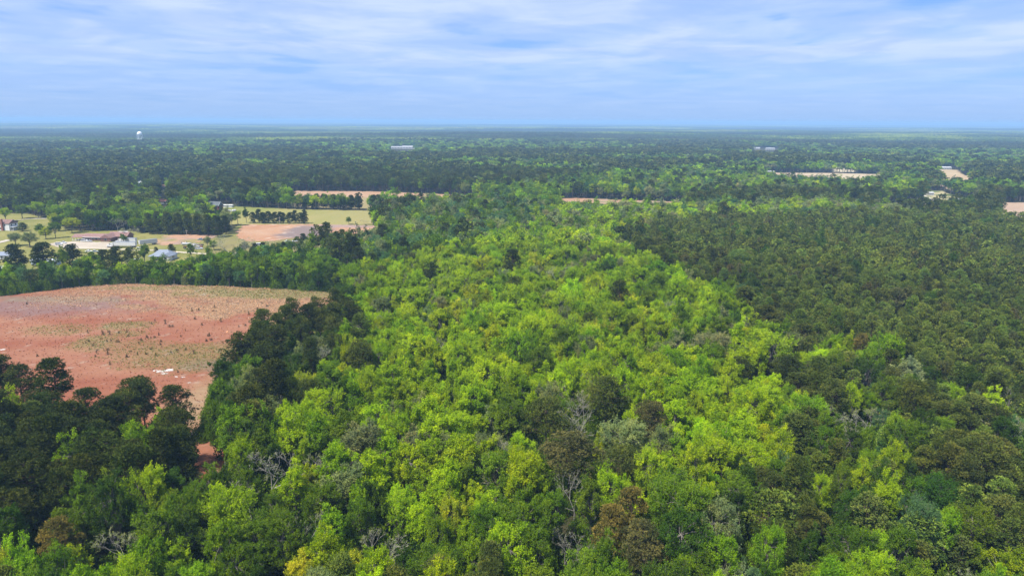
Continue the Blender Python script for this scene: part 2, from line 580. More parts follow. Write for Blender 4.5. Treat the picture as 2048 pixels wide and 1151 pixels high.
TAN_C = W((1872, 339), (1916, 340), (1926, 350), (1946, 353), (1944, 361, 15), (1905, 361, 15), (1876, 350, 14))
TAN_D = W((1998, 405), (2120, 405), (2120, 426, 16), (2000, 424, 16))
SMALLHOLD = W((1850, 381), (1885, 382), (1905, 392), (1960, 400), (1960, 410, 9), (1850, 414, 11), (1760, 414, 11), (1755, 408), (1846, 404))
GAPS = [W(*q) for q in (((410, 408), (470, 408), (470, 420, 16), (410, 420, 16)), ((314, 402), (340, 402), (338, 413, 15), (316, 413, 15)), ((314, 372), (338, 372), (336, 384, 16), (318, 384, 16)),
        ((268, 364), (292, 364), (290, 375, 17), (270, 375, 17)), ((778, 295), (834, 295), (834, 299.5, 21), (778, 299.5, 21)), ((1500, 297), (1560, 297), (1560, 301, 21), (1500, 301, 21)),
        ((1600, 276), (1632, 276), (1632, 279, 21), (1600, 279, 21)), ((1880, 336), (1906, 336), (1906, 341, 17), (1880, 341, 17)), ((160, 280), (180, 280), (180, 284, 21), (160, 284, 21)), ((1852, 384), (1872, 384), (1872, 394, 14), (1852, 394, 14)))]
CLEAR = GAPS + [RED_FIELD, YARDS, FAR_LAWN, STRIP_A, STRIP_B, TAN_A, TAN_B, TAN_C, TAN_D, SMALLHOLD]

# ------------------------------------------------------------------ stands of trees (crown level, 14 m)
def Z(*pts):
    return [G(p[0], p[1], 14.0) for p in pts]


STANDS = [
    (Z((-500, 720), (0, 725), (150, 770), (330, 760), (400, 800), (392, 890), (330, 975), (210, 960), (100, 1010), (0, 1050), (-600, 1151)), 'pines_west'),
    (Z((490, 660), (540, 590), (650, 580), (700, 610), (700, 680), (610, 740), (560, 800), (500, 850), (430, 830), (430, 760), (490, 715)), 'field_edge'),
    (Z((1300, 520), (1285, 455), (1330, 433), (1500, 428), (1700, 419), (2600, 425), (2800, 790), (2048, 760), (1900, 745), (1800, 712), (1690, 670), (1620, 632), (1540, 605), (1470, 565), (1440, 540), (1360, 545)), 'plantation'),
    (Z((1470, 580), (1640, 640), (1700, 690), (1900, 755), (2048, 770), (2800, 800), (2800, 1300), (1500, 1300), (1460, 1000), (1530, 900), (1640, 800), (1560, 700)), 'mixed'),
    (Z((-300, 470), (0, 480), (640, 480), (740, 520), (700, 590), (640, 585), (0, 600), (-300, 610)), 'belt'),
    (Z((700, 430), (790, 415), (1000, 395), (1130, 410), (1000, 470), (760, 520), (700, 500)), 'north_edge'),
    (Z((1000, 410), (1340, 405), (1800, 400), (1800, 424), (1500, 432), (1330, 437), (1200, 470), (1100, 450)), 'top_band'),
    (Z((740, 500), (1000, 440), (1200, 430), (1300, 520), (1480, 600), (1580, 700), (1640, 800), (1500, 880), (1250, 960), (700, 960), (560, 880), (560, 780), (700, 660)), 'bright'),
    (W((-400, 330, 16), (120, 325, 16), (440, 335, 16), (470, 412), (300, 440), (160, 462), (100, 440), (-400, 425)), 'home_woods'),
    (W((440, 330, 16), (900, 325, 16), (1110, 350, 16), (1100, 392), (900, 392), (570, 384), (470, 412)), 'far_pine'),
    (W((1110, 350, 16), (1500, 320, 16), (1850, 345, 16), (1840, 405), (1340, 404), (1115, 396)), 'far_broad'),
    (Z((-600, 900), (560, 800), (700, 940), (1250, 950), (1500, 880), (1560, 1300), (-900, 1300)), 'south'),
]
MIX = {  # (species, tint, weight)
    'pines_west': [('pine', 'darkpine', 72), ('pine', 'pine', 20), ('broad', 'mid', 8)],
    'field_edge': [('pine', 'pine', 34), ('pine', 'darkpine', 22), ('broad', 'deep', 14), ('broad', 'mid', 14), ('broad', 'pale', 9), ('bare', 'grey', 7)],
    'plantation': [('plant', 'olive', 44), ('pine', 'olive', 14), ('plant', 'pine', 26), ('pine', 'pine', 8), ('plant', 'brown', 4), ('broad', 'deep', 4)],
    'mixed': [('pine', 'pine', 20), ('plant', 'olive', 20), ('plant', 'pine', 12), ('broad', 'mid', 17), ('broad', 'deep', 14), ('broad', 'blue', 6), ('broad', 'bright', 8), ('broad', 'lime', 5), ('bare', 'grey', 0.8), ('bare', 'pale', 0.6)],
    'belt': [('broad', 'mid', 34), ('broad', 'lime', 20), ('broad', 'deep', 22), ('broad', 'blue', 10), ('broad', 'bright', 6), ('bare', 'grey', 4), ('pine', 'darkpine', 4)],
    'north_edge': [('broad', 'mid', 36), ('broad', 'blue', 22), ('broad', 'pale', 18), ('broad', 'bright', 10), ('pine', 'darkpine', 7), ('bare', 'grey', 7)],
    'top_band': [('broad', 'pale', 30), ('broad', 'bright', 34), ('broad', 'mid', 14), ('pine', 'pine', 6), ('bare', 'grey', 10), ('broad', 'blue', 6)],
    'bright': [('broad', 'bright', 58), ('broad', 'lime', 12), ('broad', 'mid', 8), ('broad', 'pale', 8), ('bare', 'grey', 1.8), ('broad', 'deep', 2), ('broad', 'yellow', 3), ('pine', 'pine', 0.6)],
    'south': [('broad', 'mid', 38), ('broad', 'deep', 11), ('broad', 'bright', 23), ('broad', 'lime', 21), ('bare', 'grey', 1.4), ('broad', 'pale', 3), ('broad', 'yellow', 3), ('pine', 'pine', 3)],
    'home_woods': [('pine', 'darkpine', 34), ('pine', 'pine', 24), ('broad', 'deep', 10), ('broad', 'mid', 14), ('broad', 'lime', 6), ('broad', 'bright', 6), ('broad', 'pale', 6)],
    'far_pine': [('pine', 'darkpine', 42), ('pine', 'pine', 30), ('broad', 'deep', 8), ('broad', 'mid', 12), ('broad', 'lime', 5), ('broad', 'pale', 3)],
    'far_broad': [('broad', 'mid', 32), ('broad', 'lime', 18), ('broad', 'deep', 8), ('broad', 'blue', 10), ('broad', 'bright', 15), ('pine', 'darkpine', 8), ('broad', 'pale', 9)],
}
STAND_NAMES = {s: i for i, s in enumerate(list(MIX))}
NAMES_STAND = list(MIX)

# ------------------------------------------------------------------ single trees that stand out in the photograph
# species, tint, crown-centre pixel, crown height above ground, crown radius m, total height m, label, landmark phrase or None
LM = [
    ('pine', 'pine', 1092, 842, 13, 6.0, 19, 'big round dark pine standing alone above bright leaves, bare flank toward the field', 'big round pine'),
    ('pine', 'pine', 1212, 802, 13, 5.8, 20, 'broad flat-topped dark pine with a visible trunk behind the big round pine', 'flat-topped pine'),
    ('pine', 'brown', 1140, 915, 12, 6.8, 18, 'brownish thin-needled pine just in front of the big round pine', 'brownish thin pine'),
    ('pine', 'brown', 1300, 848, 12, 5.0, 18, 'dark brown-green pine beyond the flat-topped pine toward the plantation', 'brown-green pine'),
    ('pine', 'pine', 1245, 940, 10, 4.8, 16, 'shaggy dark pine low between the thin pine and fresh green crowns', 'shaggy dark pine'),
    ('pine', 'rust', 1222, 1062, 12, 4.0, 17, 'orange-brown pine with dying needles near the frame bottom', 'orange-brown pine'),
    ('pine', 'rust', 1262, 1022, 12, 3.6, 17, 'golden brown pine touching the orange-brown one from behind', 'golden brown pine'),
    ('pine', 'brown', 1285, 1095, 12, 5.0, 17, 'wide brown-olive pine in front of the golden brown pine', 'wide brown-olive pine'),
    ('pine', 'rust', 118, 1085, 11, 3.6, 16, 'rust-topped pine with a pale bare trunk beside dark pines', 'rust-topped pine'),
    ('pine', 'pine', 722, 712, 13, 5.4, 18, 'round dark pine among bright crowns beside the field-edge pines', 'round field-side pine'),
    ('pine', 'darkpine', 1025, 525, 15, 5.2, 22, 'tall dark pine rising from the middle of the bright wood', 'tall middle pine'),
    ('pine', 'pine', 1028, 578, 12, 5.6, 18, 'second dark pine directly in front of the tall middle pine', 'lower middle pine'),
    ('pine', 'pine', 822, 525, 13, 5.0, 18, 'dark spreading pine past the belt, furthest of a pair', 'spreading pine'),
    ('pine', 'darkpine', 862, 545, 13, 5.2, 18, 'black-green spreading pine beside the other spreading pine', 'black-green spreading pine'),
    ('pine', 'darkpine', 765, 470, 13, 5.5, 20, 'very dark tall pine at the corner of the peach field', 'very dark corner pine'),
    ('pine', 'pine', 762, 552, 12, 5.2, 17, 'mid-height open pine where the belt meets the bright wood', 'open belt pine'),
    ('pine', 'pine', 530, 655, 11, 5.6, 18, 'leaning pine with grey limbs at the red field edge', 'grey-limbed field pine'),
    ('pine', 'pine', 583, 620, 14, 4.4, 19, 'open-crowned pine poking above the broom sedge at the field corner', 'field corner pine'),
    ('pine', 'pine', 632, 618, 14, 4.2, 19, 'flat-crowned pine with a clear trunk beside the field corner pine', 'flat-crowned pine'),
    ('pine', 'pine', 668, 640, 12, 4.0, 19, 'slim-trunked pine closest to the wood among the field corner pines', 'slim-trunked pine'),
    ('pine', 'darkpine', 600, 668, 11, 5.2, 17, 'dense dark pine below the field corner pines', 'dense dark edge pine'),
    ('pine', 'darkpine', 528, 722, 11, 6.0, 17, 'broad domed dark pine on the red field boundary', 'domed boundary pine'),
    ('pine', 'darkpine', 352, 820, 10, 5.2, 17, 'round black-green pine beside the sandy track gap', 'track-side pine'),
    ('pine', 'darkpine', 270, 790, 12, 6.2, 17, 'widest black-green pine against the red field', 'widest black pine'),
    ('pine', 'darkpine', 175, 815, 12, 5.4, 17, 'black-green pine with a knobbly outline against the red field', 'knobbly black pine'),
    ('pine', 'darkpine', 40, 765, 13, 6.0, 18, 'tallest black pine by the frame edge against red field', 'tallest black pine'),
    ('pine', 'darkpine', 1575, 742, 11, 5.6, 16, 'round dark pine ringed by yellow-green leaves near the mixed wood', 'ringed dark pine'),
    ('pine', 'olive', 1852, 728, 11, 4.2, 16, 'sunlit golden-olive pine at the plantation edge', 'golden-olive pine'),
    ('pine', 'olive', 1965, 725, 12, 5.6, 18, 'tall olive pine with dark trunk over a bare brushy gap', 'tall olive pine'),
    ('pine', 'olive', 1995, 770, 9, 5.0, 15, 'lower olive pine in front of the tall olive pine', 'lower olive pine'),
    ('pine', 'rust', 1722, 688, 11, 3.4, 15, 'reddish-brown pine with dying crown in the plantation edge', 'reddish dying pine'),
    ('pine', 'olive', 1630, 600, 12, 5.0, 17, 'tall leafy pine at the plantation corner', 'plantation corner pine'),
    ('pine', 'pine', 1330, 500, 13, 5.0, 18, 'dark pine at the tip of the plantation nearest the bright wood', 'plantation tip pine'),
    ('pine', 'darkpine', 1480, 745, 9, 4.6, 14, 'dark low pine hemmed in by bright crowns', 'hemmed-in pine'),
    ('broad', 'bright', 455, 1015, 12, 5.6, 17, 'plump yellow-green tree with smooth dome near the frame bottom', 'plump yellow-green tree'),
    ('broad', 'lime', 140, 920, 12, 5.0, 18, 'tall fresh green tree standing in the black pines', 'tall green tree in the pines'),
    ('broad', 'lime', 275, 890, 13, 4.6, 19, 'fresh green rounded tree in front of the track-side pine', 'green tree by the track'),
    ('broad', 'bright', 22, 800, 14, 4.4, 17, 'bright lime tree squeezed among the black pines', 'lime tree in the pines'),
    ('broad', 'bright', 112, 862, 13, 2.4, 15, 'slender bright green sapling poking out of black pines', 'slender green sapling'),
    ('broad', 'lime', 318, 855, 12, 3.8, 17, 'bluish fresh green tree beside the sandy track gap', 'bluish tree by the track'),
    ('broad', 'yellow', 905, 1020, 10, 4.0, 14, 'feathery yellow tree with visible pale limbs', 'feathery yellow tree'),
    ('broad', 'lime', 970, 655, 13, 4.6, 17, 'solid apple-green cone-shaped tree in the bright wood', 'apple-green tree'),
    ('broad', 'bright', 650, 800, 13, 6.0, 17, 'huge bright yellow-green dome beside the field-edge pines', 'huge bright dome'),
    ('broad', 'pale', 640, 690, 11, 4.2, 15, 'pale grey-green cone below the slim-trunked pine', 'pale grey-green cone'),
    ('broad', 'bright', 930, 555, 14, 8.5, 18, 'very broad bright crown this side of the black-green spreading pine', 'very broad bright crown'),
    ('broad', 'bright', 1120, 600, 14, 8.0, 18, 'long bright yellow-green crown just past the lower middle pine', 'long bright crown'),
    ('broad', 'bright', 830, 585, 14, 8.0, 17, 'big bright crown at the field side of the middle wood', 'field-side bright crown'),
    ('broad', 'pale', 655, 470, 12, 7.0, 17, 'yellowish newly-leafing tree in front of the peach field', 'new-leafed tree'),
    ('broad', 'lime', 700, 545, 12, 7.0, 17, 'large rounded green tree at the belt end', 'large belt tree'),
    ('broad', 'lime', 630, 530, 12, 6.0, 17, 'dense green upright tree in the belt', 'dense upright belt tree'),
    ('broad', 'deep', 690, 590, 11, 6.5, 16, 'grey-green spreading tree with forked trunk at the field corner', 'forked corner tree'),
    ('broad', 'bright', 1560, 805, 10, 3.4, 13, 'vivid lime tree glowing beside the ringed dark pine', 'vivid lime tree'),
    ('broad', 'bright', 1780, 970, 12, 4.0, 15, 'lime green tree with flattened top in the mixed wood', 'flattened lime tree'),
    ('broad', 'bright', 1615, 720, 11, 4.4, 14, 'lime tree closest to the plantation corner', 'plantation-side lime tree'),
    ('broad', 'bright', 1640, 960, 12, 3.8, 14, 'spiky lime tree amid darker mixed crowns', 'spiky lime tree'),
    ('bare', 'grey', 540, 935, 10, 5.5, 15, 'large whitish bare-limbed tree with yellow tips near the track gap', 'whitish bare tree'),
    ('bare', 'grey', 655, 925, 10, 3.4, 13, 'small whitish bare tree beyond the large bare-limbed one', 'small whitish tree'),
    ('bare', 'pale', 500, 1000, 9, 3.8, 13, 'grey twiggy tree in front of the large whitish one', 'grey twiggy tree'),
    ('bare', 'grey', 605, 1050, 10, 3.0, 14, 'thin yellow-tipped bare tree with straight white trunk', 'thin white-trunk tree'),
    ('bare', 'grey', 265, 1095, 9, 3.8, 13, 'bare tree with curving white limbs near the frame bottom', 'curving white-limbed tree'),
    ('bare', 'grey', 690, 655, 10, 4.4, 13, 'silvery rounded twiggy tree beside the slim-trunked pine', 'silvery twiggy tree'),
    ('bare', 'grey', 1650, 825, 9, 3.4, 12, 'silvery bare tree leaning in the mixed wood', 'silvery leaning tree'),
    ('bare', 'grey', 1705, 850, 9, 4.0, 12, 'fuzzy silver-grey tree beside the silvery leaning one', 'fuzzy silver tree'),
    ('bare', 'pale', 1150, 980, 9, 3.6, 13, 'grey-green twiggy tree under the thin brown pine', 'grey-green twiggy tree'),
    ('bare', 'grey', 1130, 1080, 9, 3.2, 12, 'pale twiggy tree beside the orange-brown pine', 'pale twiggy tree'),
    ('bare', 'grey', 745, 1110, 8, 3.6, 12, 'round grey twiggy tree low at the frame bottom', 'round grey tree'),
    ('bare', 'grey', 462, 497, 9, 8.5, 15, 'wide grey budding tree fanning over the yard grass', 'wide grey yard tree'),
    ('bare', 'grey', 875, 690, 11, 3.5, 13, 'pinkish-grey twiggy tree in the bright wood', 'pinkish twiggy tree'),
    ('dead', 'grey', 560, 790, 7, 2.6, 12, 'dead white snag with hooked limbs under the edge pines', 'hooked white snag'),
    ('dead', 'grey', 1835, 745, 8, 2.4, 12, 'thin dead tree at the bare brushy gap', 'thin dead tree'),
    ('dead', 'grey', 2022, 790, 8, 2.4, 11, 'white broken snag near the lower olive pine', 'white broken snag'),
    ('dead', 'grey', 2034, 855, 7, 2.0, 11, 'slim white dead trunk in the mixed pines', 'slim white trunk'),
    ('dead', 'grey', 1330, 745, 8, 2.6, 11, 'crooked bare snag in the upper bright wood', 'crooked snag'),
]
# trees round the homes: species, tint, base-pixel x, base-pixel y, R, H, label
YARD_TREES = [
    ('broad', 'bright', 12, 443, 5.5, 13, 'lime tree beside the white farmhouse'),
    ('broad', 'mid', 45, 437, 6.5, 14, 'rounded green tree behind the farmhouse lawn, nearer the house'),
    ('broad', 'bright', 78, 436, 6.5, 16, 'bright green tree behind the farmhouse lawn, beside the rounded green one'),
    ('pine', 'pine', 46, 462, 4.4, 7, 'low flat dark pine alone on the farmhouse lawn'),
    ('broad', 'yellow', 110, 452, 5.5, 11, 'yellowish tree between the two lawns'),
    ('broad', 'yellow', 144, 466, 6.2, 13, 'yellow spreading lawn tree beside the ranch house carport'),
    ('broad', 'mid', 112, 476, 4.6, 13, 'dark-footed green tree near the gravel drive'),
    ('broad', 'pale', 60, 494, 6.5, 11, 'wide dull yellow-green tree above the yard pines'),
    ('broad', 'pale', 32, 492, 5.0, 10, 'dull yellow-green tree by the grey lane'),
    ('pine', 'darkpine', 35, 545, 6.6, 17, 'black pine hiding the lowest house, by the frame edge'),
    ('pine', 'darkpine', 92, 545, 8.2, 18, 'widest black pine in the yards hiding a pale roof'),
    ('broad', 'mid', 128, 545, 4.2, 16, 'narrow green tree between the two big yard pines'),
    ('pine', 'darkpine', 148, 540, 5.6, 16, 'black yard pine beside the narrow green tree'),
    ('pine', 'darkpine', 235, 532, 5.8, 12, 'dark pine below the semi truck'),
    ('pine', 'pine', 263, 534, 5.0, 12, 'open dark pine between the semi truck and grey roof'),
    ('broad', 'mid', 290, 528, 4.2, 13, 'green tree at the corner of the grey-roofed house'),
    ('pine', 'darkpine', 313, 508, 1.8, 5, 'small conical evergreen behind the grey-roofed house'),
    ('pine', 'darkpine', 344, 508, 2.4, 7, 'taller conical evergreen beside the grey-roofed house'),
    ('broad', 'deep', 185, 462, 5.0, 15, 'deep green tree behind the ranch house roof'),
    ('broad', 'mid', 200, 461, 3.4, 7, 'small light green tree hugging the ranch house roof'),
    ('broad', 'mid', 248, 488, 2.4, 8, 'slim green tree in front of the white box truck'),
    ('bare', 'grey', 262, 478, 4.6, 10, 'leafless tree over the white box truck'),
    ('broad', 'mid', 383, 520, 3.0, 12, 'slim green tree at the yard edge below the silver pickup'),
    ('broad', 'deep', 464, 450, 4.0, 11, 'round deep green tree at the far lawn corner'),
    ('broad', 'deep', 493, 446, 3.6, 14, 'tall-stemmed green tree before the clipped pine row'),
    ('pine', 'darkpine', 607, 488, 3.2, 8, 'dark bush-like pine on the peach field edge'),
    ('pine', 'darkpine', 568, 500, 2.2, 6, 'small dark cedar on the rough grass'),
    ('broad', 'deep', 580, 506, 3.0, 7, 'small green tree beside the dark cedar'),
    ('pine', 'darkpine', 510, 512, 3.2, 9, 'dark cedar below the white camper'),
    ('pine', 'darkpine', 528, 514, 3.4, 10, 'tallest dark cedar below the white camper'),
    ('broad', 'mid', 698, 449, 2.8, 7, 'small fresh green tree on the far lawn edge'),
    ('pine', 'deep', 750, 449, 2.8, 7, 'small cedar where the far lawn meets the wood'),
    ('bare', 'grey', 728, 450, 3.0, 5, 'bare purplish shrubby tree on the far lawn edge'),
    ('pine', 'darkpine', 414, 448, 5.0, 12, 'dark pine at the edge of the home woods before the barn'),
    ('pine', 'pine', 428, 452, 4.6, 11, 'olive pine between the barn and peach field corner'),
    ('broad', 'deep', 440, 446, 3.6, 8, 'low green tree on the grass in front of the barn'),
    ('pine', 'darkpine', 420, 432, 4.4, 9, 'dark pine in front of the barn'),
    ('pine', 'darkpine', 432, 428, 3.0, 7, 'dark pine masking the barn corner'),
    ('broad', 'mid', 82, 470, 4.2, 9, 'green tree on the slope between the lawn and grey lane'),
    ('broad', 'yellow', 92, 478, 4.5, 9, 'yellowish tree above the gravel drive end'),
    ('broad', 'deep', 118, 462, 5.0, 13, 'deep green tree behind the yellow spreading lawn tree'),
    ('pine', 'pine', 132, 455, 4.4, 14, 'olive pine behind the yellow spreading lawn tree'),
    ('broad', 'deep', 160, 456, 5.6, 16, 'deep green tree overhanging the carport side'),
    ('broad', 'bright', 150, 448, 6.4, 19, 'large bright green tree rising behind the deep green one'),
    ('pine', 'darkpine', 212, 461, 4.2, 14, 'dark cedar behind the middle of the ranch house roof'),
    ('bare', 'grey', 236, 463, 4.6, 12, 'leafless tree behind the white metal shed'),
    ('broad', 'mid', 276, 466, 4.0, 12, 'green tree between the white shed and the open pines'),
    ('pine', 'pine', 300, 468, 4.8, 17, 'open pine closest to the askew cargo trailer'),
    ('pine', 'pine', 318, 468, 4.6, 18, 'second open pine along the dirt patch'),
    ('pine', 'pine', 338, 469, 5.0, 18, 'third open pine along the dirt patch'),
    ('pine', 'pine', 358, 469, 4.6, 17, 'fourth open pine along the dirt patch'),
    ('pine', 'pine', 378, 469, 4.8, 18, 'fifth open pine along the dirt patch'),
    ('pine', 'pine', 398, 470, 5.0, 17, 'sixth open pine along the dirt patch'),
    ('pine', 'pine', 418, 471, 5.4, 17, 'seventh open pine at the dirt patch end'),
    ('pine', 'darkpine', 436, 474, 5.6, 17, 'dark pine between the dirt patch and peach field'),
    ('pine', 'darkpine', 452, 468, 4.8, 15, 'dark pine at the peach field corner'),
    ('broad', 'mid', 428, 500, 3.4, 7, 'low green tree beside the wide grey budding tree'),
    ('bare', 'grey', 440, 494, 4.4, 10, 'small grey budding tree beside the junk pile'),
    ('broad', 'pale', 415, 494, 3.4, 8, 'pale green tree over the junk pile'),
    ('broad', 'deep', 490, 506, 3.6, 8, 'deep green tree between the grey tree and white camper'),
    ('pine', 'darkpine', 545, 518, 2.8, 7, 'dark cedar nearest the belt below the peach field'),
    ('pine', 'darkpine', 556, 510, 2.2, 6, 'slim dark cedar on the rough grass below the peach field'),
    ('pine', 'darkpine', 210, 538, 5.0, 12, 'black pine in the belt back row below the gravel drive'),
    ('broad', 'mid', 186, 545, 5.0, 13, 'fresh green tree in the belt beside the black yard pine'),
    ('broad', 'bright', 176, 552, 4.6, 12, 'light green belt tree below the black yard pine'),
]
# ------------------------------------------------------------------ scattering
def scatter(spacing, dmin, dmax, halfang=39.5, margin=60, jit=0.42):
    xs = np.arange(-dmax * 0.86, dmax * 0.86, spacing)
    ys = np.arange(-20, dmax, spacing)
    X, Y = np.meshgrid(xs, ys)
    X = X + (np.arange(len(ys)) % 2)[:, None] * spacing * 0.5
    X = X.ravel() + RNG.uniform(-jit, jit, X.size) * spacing
    Y = Y.ravel() + RNG.uniform(-jit, jit, Y.size) * spacing
    d = np.hypot(X, Y)
    k = (d >= dmin) & (d < dmax) & (np.abs(X) < np.tan(R_(halfang)) * Y + margin)
    return X[k], Y[k]


def stand_of(x, y):
    s = np.full(x.shape, -1)
    for poly, name in STANDS:
        k = inpoly(x + (vnoise(x, y, 11) - .5) * 12, y + (vnoise(x + 50, y, 13) - .5) * 14, poly) & (s < 0)
        s[k] = STAND_NAMES[name]
    n = fbm(x * 0.8, y, 260.0, 3)
    far = s < 0
    s[far & (n > 0.50)] = STAND_NAMES['far_pine']
    s[far & (n <= 0.50)] = STAND_NAMES['far_broad']
    return s


SPECIES = ['broad', 'pine', 'plant', 'bare', 'dead']
TN = list(TINT)


def assign(s, x, y):
    sp = np.zeros(len(s), int)
    tn = np.zeros(len(s), int)
    u = RNG.uniform(0, 1, len(s))
    # neighbours tend to be alike
    u = np.clip(u * 0.55 + 0.45 * (vnoise(x * 1.7, y, 26) * 1.25 - 0.12), 0, 0.9999)
    rank = np.argsort(np.argsort(u)) / max(len(u), 1)
    for name, idx in STAND_NAMES.items():
        k = np.where(s == idx)[0]
        if not len(k):
            continue
        rk = np.argsort(np.argsort(u[k])) / len(k)
        m = MIX[name]
        cum = np.cumsum([w for *_, w in m]) / sum(w for *_, w in m)
        j = np.minimum(np.searchsorted(cum, rk), len(m) - 1)
        sp[k] = np.array([SPECIES.index(a) for a, *_ in m])[j]
        tn[k] = np.array([TN.index(b) for _, b, _ in m])[j]
    return sp, tn


def gather(spacing, a, b):
    x, y = scatter(spacing, a, b)
    k = np.ones(len(x), bool)
    for c in CLEAR:
        k &= ~inpoly(x, y, c)
    x, y = x[k], y[k]
    return x, y


T = []  # rows: x, y, species, tint, R scale, H scale, stand
parts_ = []
for spacing, a, b in ((5.9, 60, 520), (7.6, 520, 1100), (9.6, 1100, 1900), (11.5, 1900, 2900)):
    x, y = gather(spacing, a, b)
    s = stand_of(x, y)
    sp, tn = assign(s, x, y)
    k = np.ones(len(x), bool)
    if a < 500:  # broad crowns need more room than plantation pines
        wide = ~np.isin(s, [STAND_NAMES['plantation'], STAND_NAMES['mixed']])
        k &= ~(wide & (RNG.uniform(0, 1, len(x)) < 0.13))
        k &= ~((s == STAND_NAMES['bright']) & (RNG.uniform(0, 1, len(x)) < 0.10))
    parts_.append(np.stack([x, y, sp, tn, s, np.full(len(x), a)], 1)[k])
T = np.concatenate(parts_)

# remove scattered trees where a singled-out tree stands
lm_pos = []
for row in LM:
    x, y = G(row[2], row[3], row[4])
    lm_pos.append((x, y, row[5]))
yard_pos = [(*G(r[2], r[3]), r[4]) for r in YARD_TREES]
keep = np.ones(len(T), bool)
for x, y, R in lm_pos:
    keep &= (T[:, 0] - x) ** 2 + (T[:, 1] - y) ** 2 > (R * 0.95 + 2.0) ** 2
for x, y, R in yard_pos:
    keep &= (T[:, 0] - x) ** 2 + (T[:, 1] - y) ** 2 > (R * 0.85 + 1.2) ** 2
# and a narrow gap in front of them so that their crowns show
for x, y, R in lm_pos:
    dx, dy = -x / math.hypot(x, y), -y / math.hypot(x, y)
    px_, py_ = T[:, 0] - x, T[:, 1] - y
    al = px_ * dx + py_ * dy
    ac = np.abs(px_ * dy - py_ * dx)
    keep &= ~((al > 0) & (al < R * 2.1) & (ac < R * 0.9))
T = T[keep]

# ------------------------------------------------------------------ split into single trees and the mass
x, y, sp, tn, st = T[:, 0], T[:, 1], T[:, 2].astype(int), T[:, 3].astype(int), T[:, 4].astype(int)
dist = np.hypot(x, y)
hsc = RNG.uniform(0.76, 1.2, len(T)) * (0.92 + 0.16 * vnoise(x, y, 40))
rsc = hsc * RNG.uniform(0.78, 1.22, len(T))
rsc[(st == STAND_NAMES['bright']) & (sp == 0)] *= 1.05
rsc[(st == STAND_NAMES['south']) & (sp == 0)] *= 0.96
rsc[(st == STAND_NAMES['top_band']) & (sp == 0)] *= 1.15
rsc[(st == STAND_NAMES['mixed']) & (sp == 0)] *= 0.8
hsc[(st == STAND_NAMES['mixed'])] *= 0.82
k_ = (st == STAND_NAMES['pines_west']) & (sp == 1)
hsc[k_] = np.maximum(hsc[k_], 0.95) * 1.04
rsc[k_] = np.maximum(rsc[k_], 0.95) * 1.08
hsc[(st == STAND_NAMES['plantation']) & (sp == 1)] *= 0.9
rsc[(st == STAND_NAMES['plantation']) & (sp == 1)] *= 0.8
hsc[(st == STAND_NAMES['belt'])] *= 0.72
rsc[(st == STAND_NAMES['belt'])] *= 0.78
rz = RNG.uniform(0, 6.283, len(T))
tj = RNG.normal(0, 1, (len(T), 3)) * np.array([0.06, 0.05, 0.10]) + RNG.normal(0, 0.13, (len(T), 1))
tint = np.array([TINT[t] for t in TN])[tn] * np.exp(tj)
ppx, ppy = proj(x, y, 10 * hsc)
inframe = (ppx > -10) & (ppx < 2058) & (ppy > 200) & (ppy < 1165)
size = rsc / dist * np.where(sp == 2, 3.2, 4.4)
KIND = {0: 'broadleaf_tree', 1: 'pine_tree', 2: 'pine_tree', 3: 'bare_tree', 4: 'bare_tree'}
single = np.zeros(len(T), bool)
n_lm = {k: sum(1 for r in LM + YARD_TREES if {'broad': 'broadleaf_tree', 'pine': 'pine_tree', 'plant': 'pine_tree'}.get(r[0], 'bare_tree') == k) for k in set(KIND.values())}
ROWS_RESERVED = {'pine_tree': 34, 'broadleaf_tree': 10, 'bare_tree': 0}
for kname in ('broadleaf_tree', 'pine_tree', 'bare_tree'):
    ids = np.where(inframe & np.isin(sp, [k for k, v in KIND.items() if v == kname]))[0]
    ids = ids[np.argsort(-size[ids])][: max(0, 300 - n_lm[kname] - ROWS_RESERVED[kname])]
    single[ids] = True


def form_key(s, d):
    name = SPECIES[s]
    if name == 'dead':
        return 'dead'
    if d < 430:
        return {'broad': 'broad_near', 'pine': 'pine_near', 'plant': 'plant_near', 'bare': 'bare_near'}[name]
    if d < 1100 or name == 'bare':
        return {'broad': 'broad_mid', 'pine': 'pine_mid', 'plant': 'plant_mid', 'bare': 'bare_mid'}[name]
    return {'broad': 'broad_far', 'pine': 'pine_far', 'plant': 'pine_far'}[name]


PINE_PROTO = {}


def put_tree(kname, fm, x, y, z, rot, sx, sz, tnt, label, group, cat='tree'):
    root = bpy.data.objects.new(kname, None)
    root.empty_display_size = 1
    root.location = (x, y, z)
    root.rotation_euler = (0, 0, rot)
    root.scale = (sx, sx, sz)
    COL.objects.link(root)
    tag(root, label, cat, group)
    for part in ('trunk', 'crown'):
        o = bpy.data.objects.new(part, fm[part])
        o.parent = root
        COL.objects.link(o)
        if part == 'crown':
            o['tint'] = [float(c) for c in tnt]
    return root


GROUPS = {'broadleaf_tree': 'broadleaf trees of the wood', 'pine_tree': 'pines of the wood', 'bare_tree': 'bare and budding trees of the wood'}
def pick(key, R, H, r):
    fs = F[key]
    c = sorted(range(len(fs)), key=lambda i: abs(fs[i]['R'] / fs[i]['H'] - R / H))
    return fs[c[int(r.integers(0, min(3, len(c))))]]


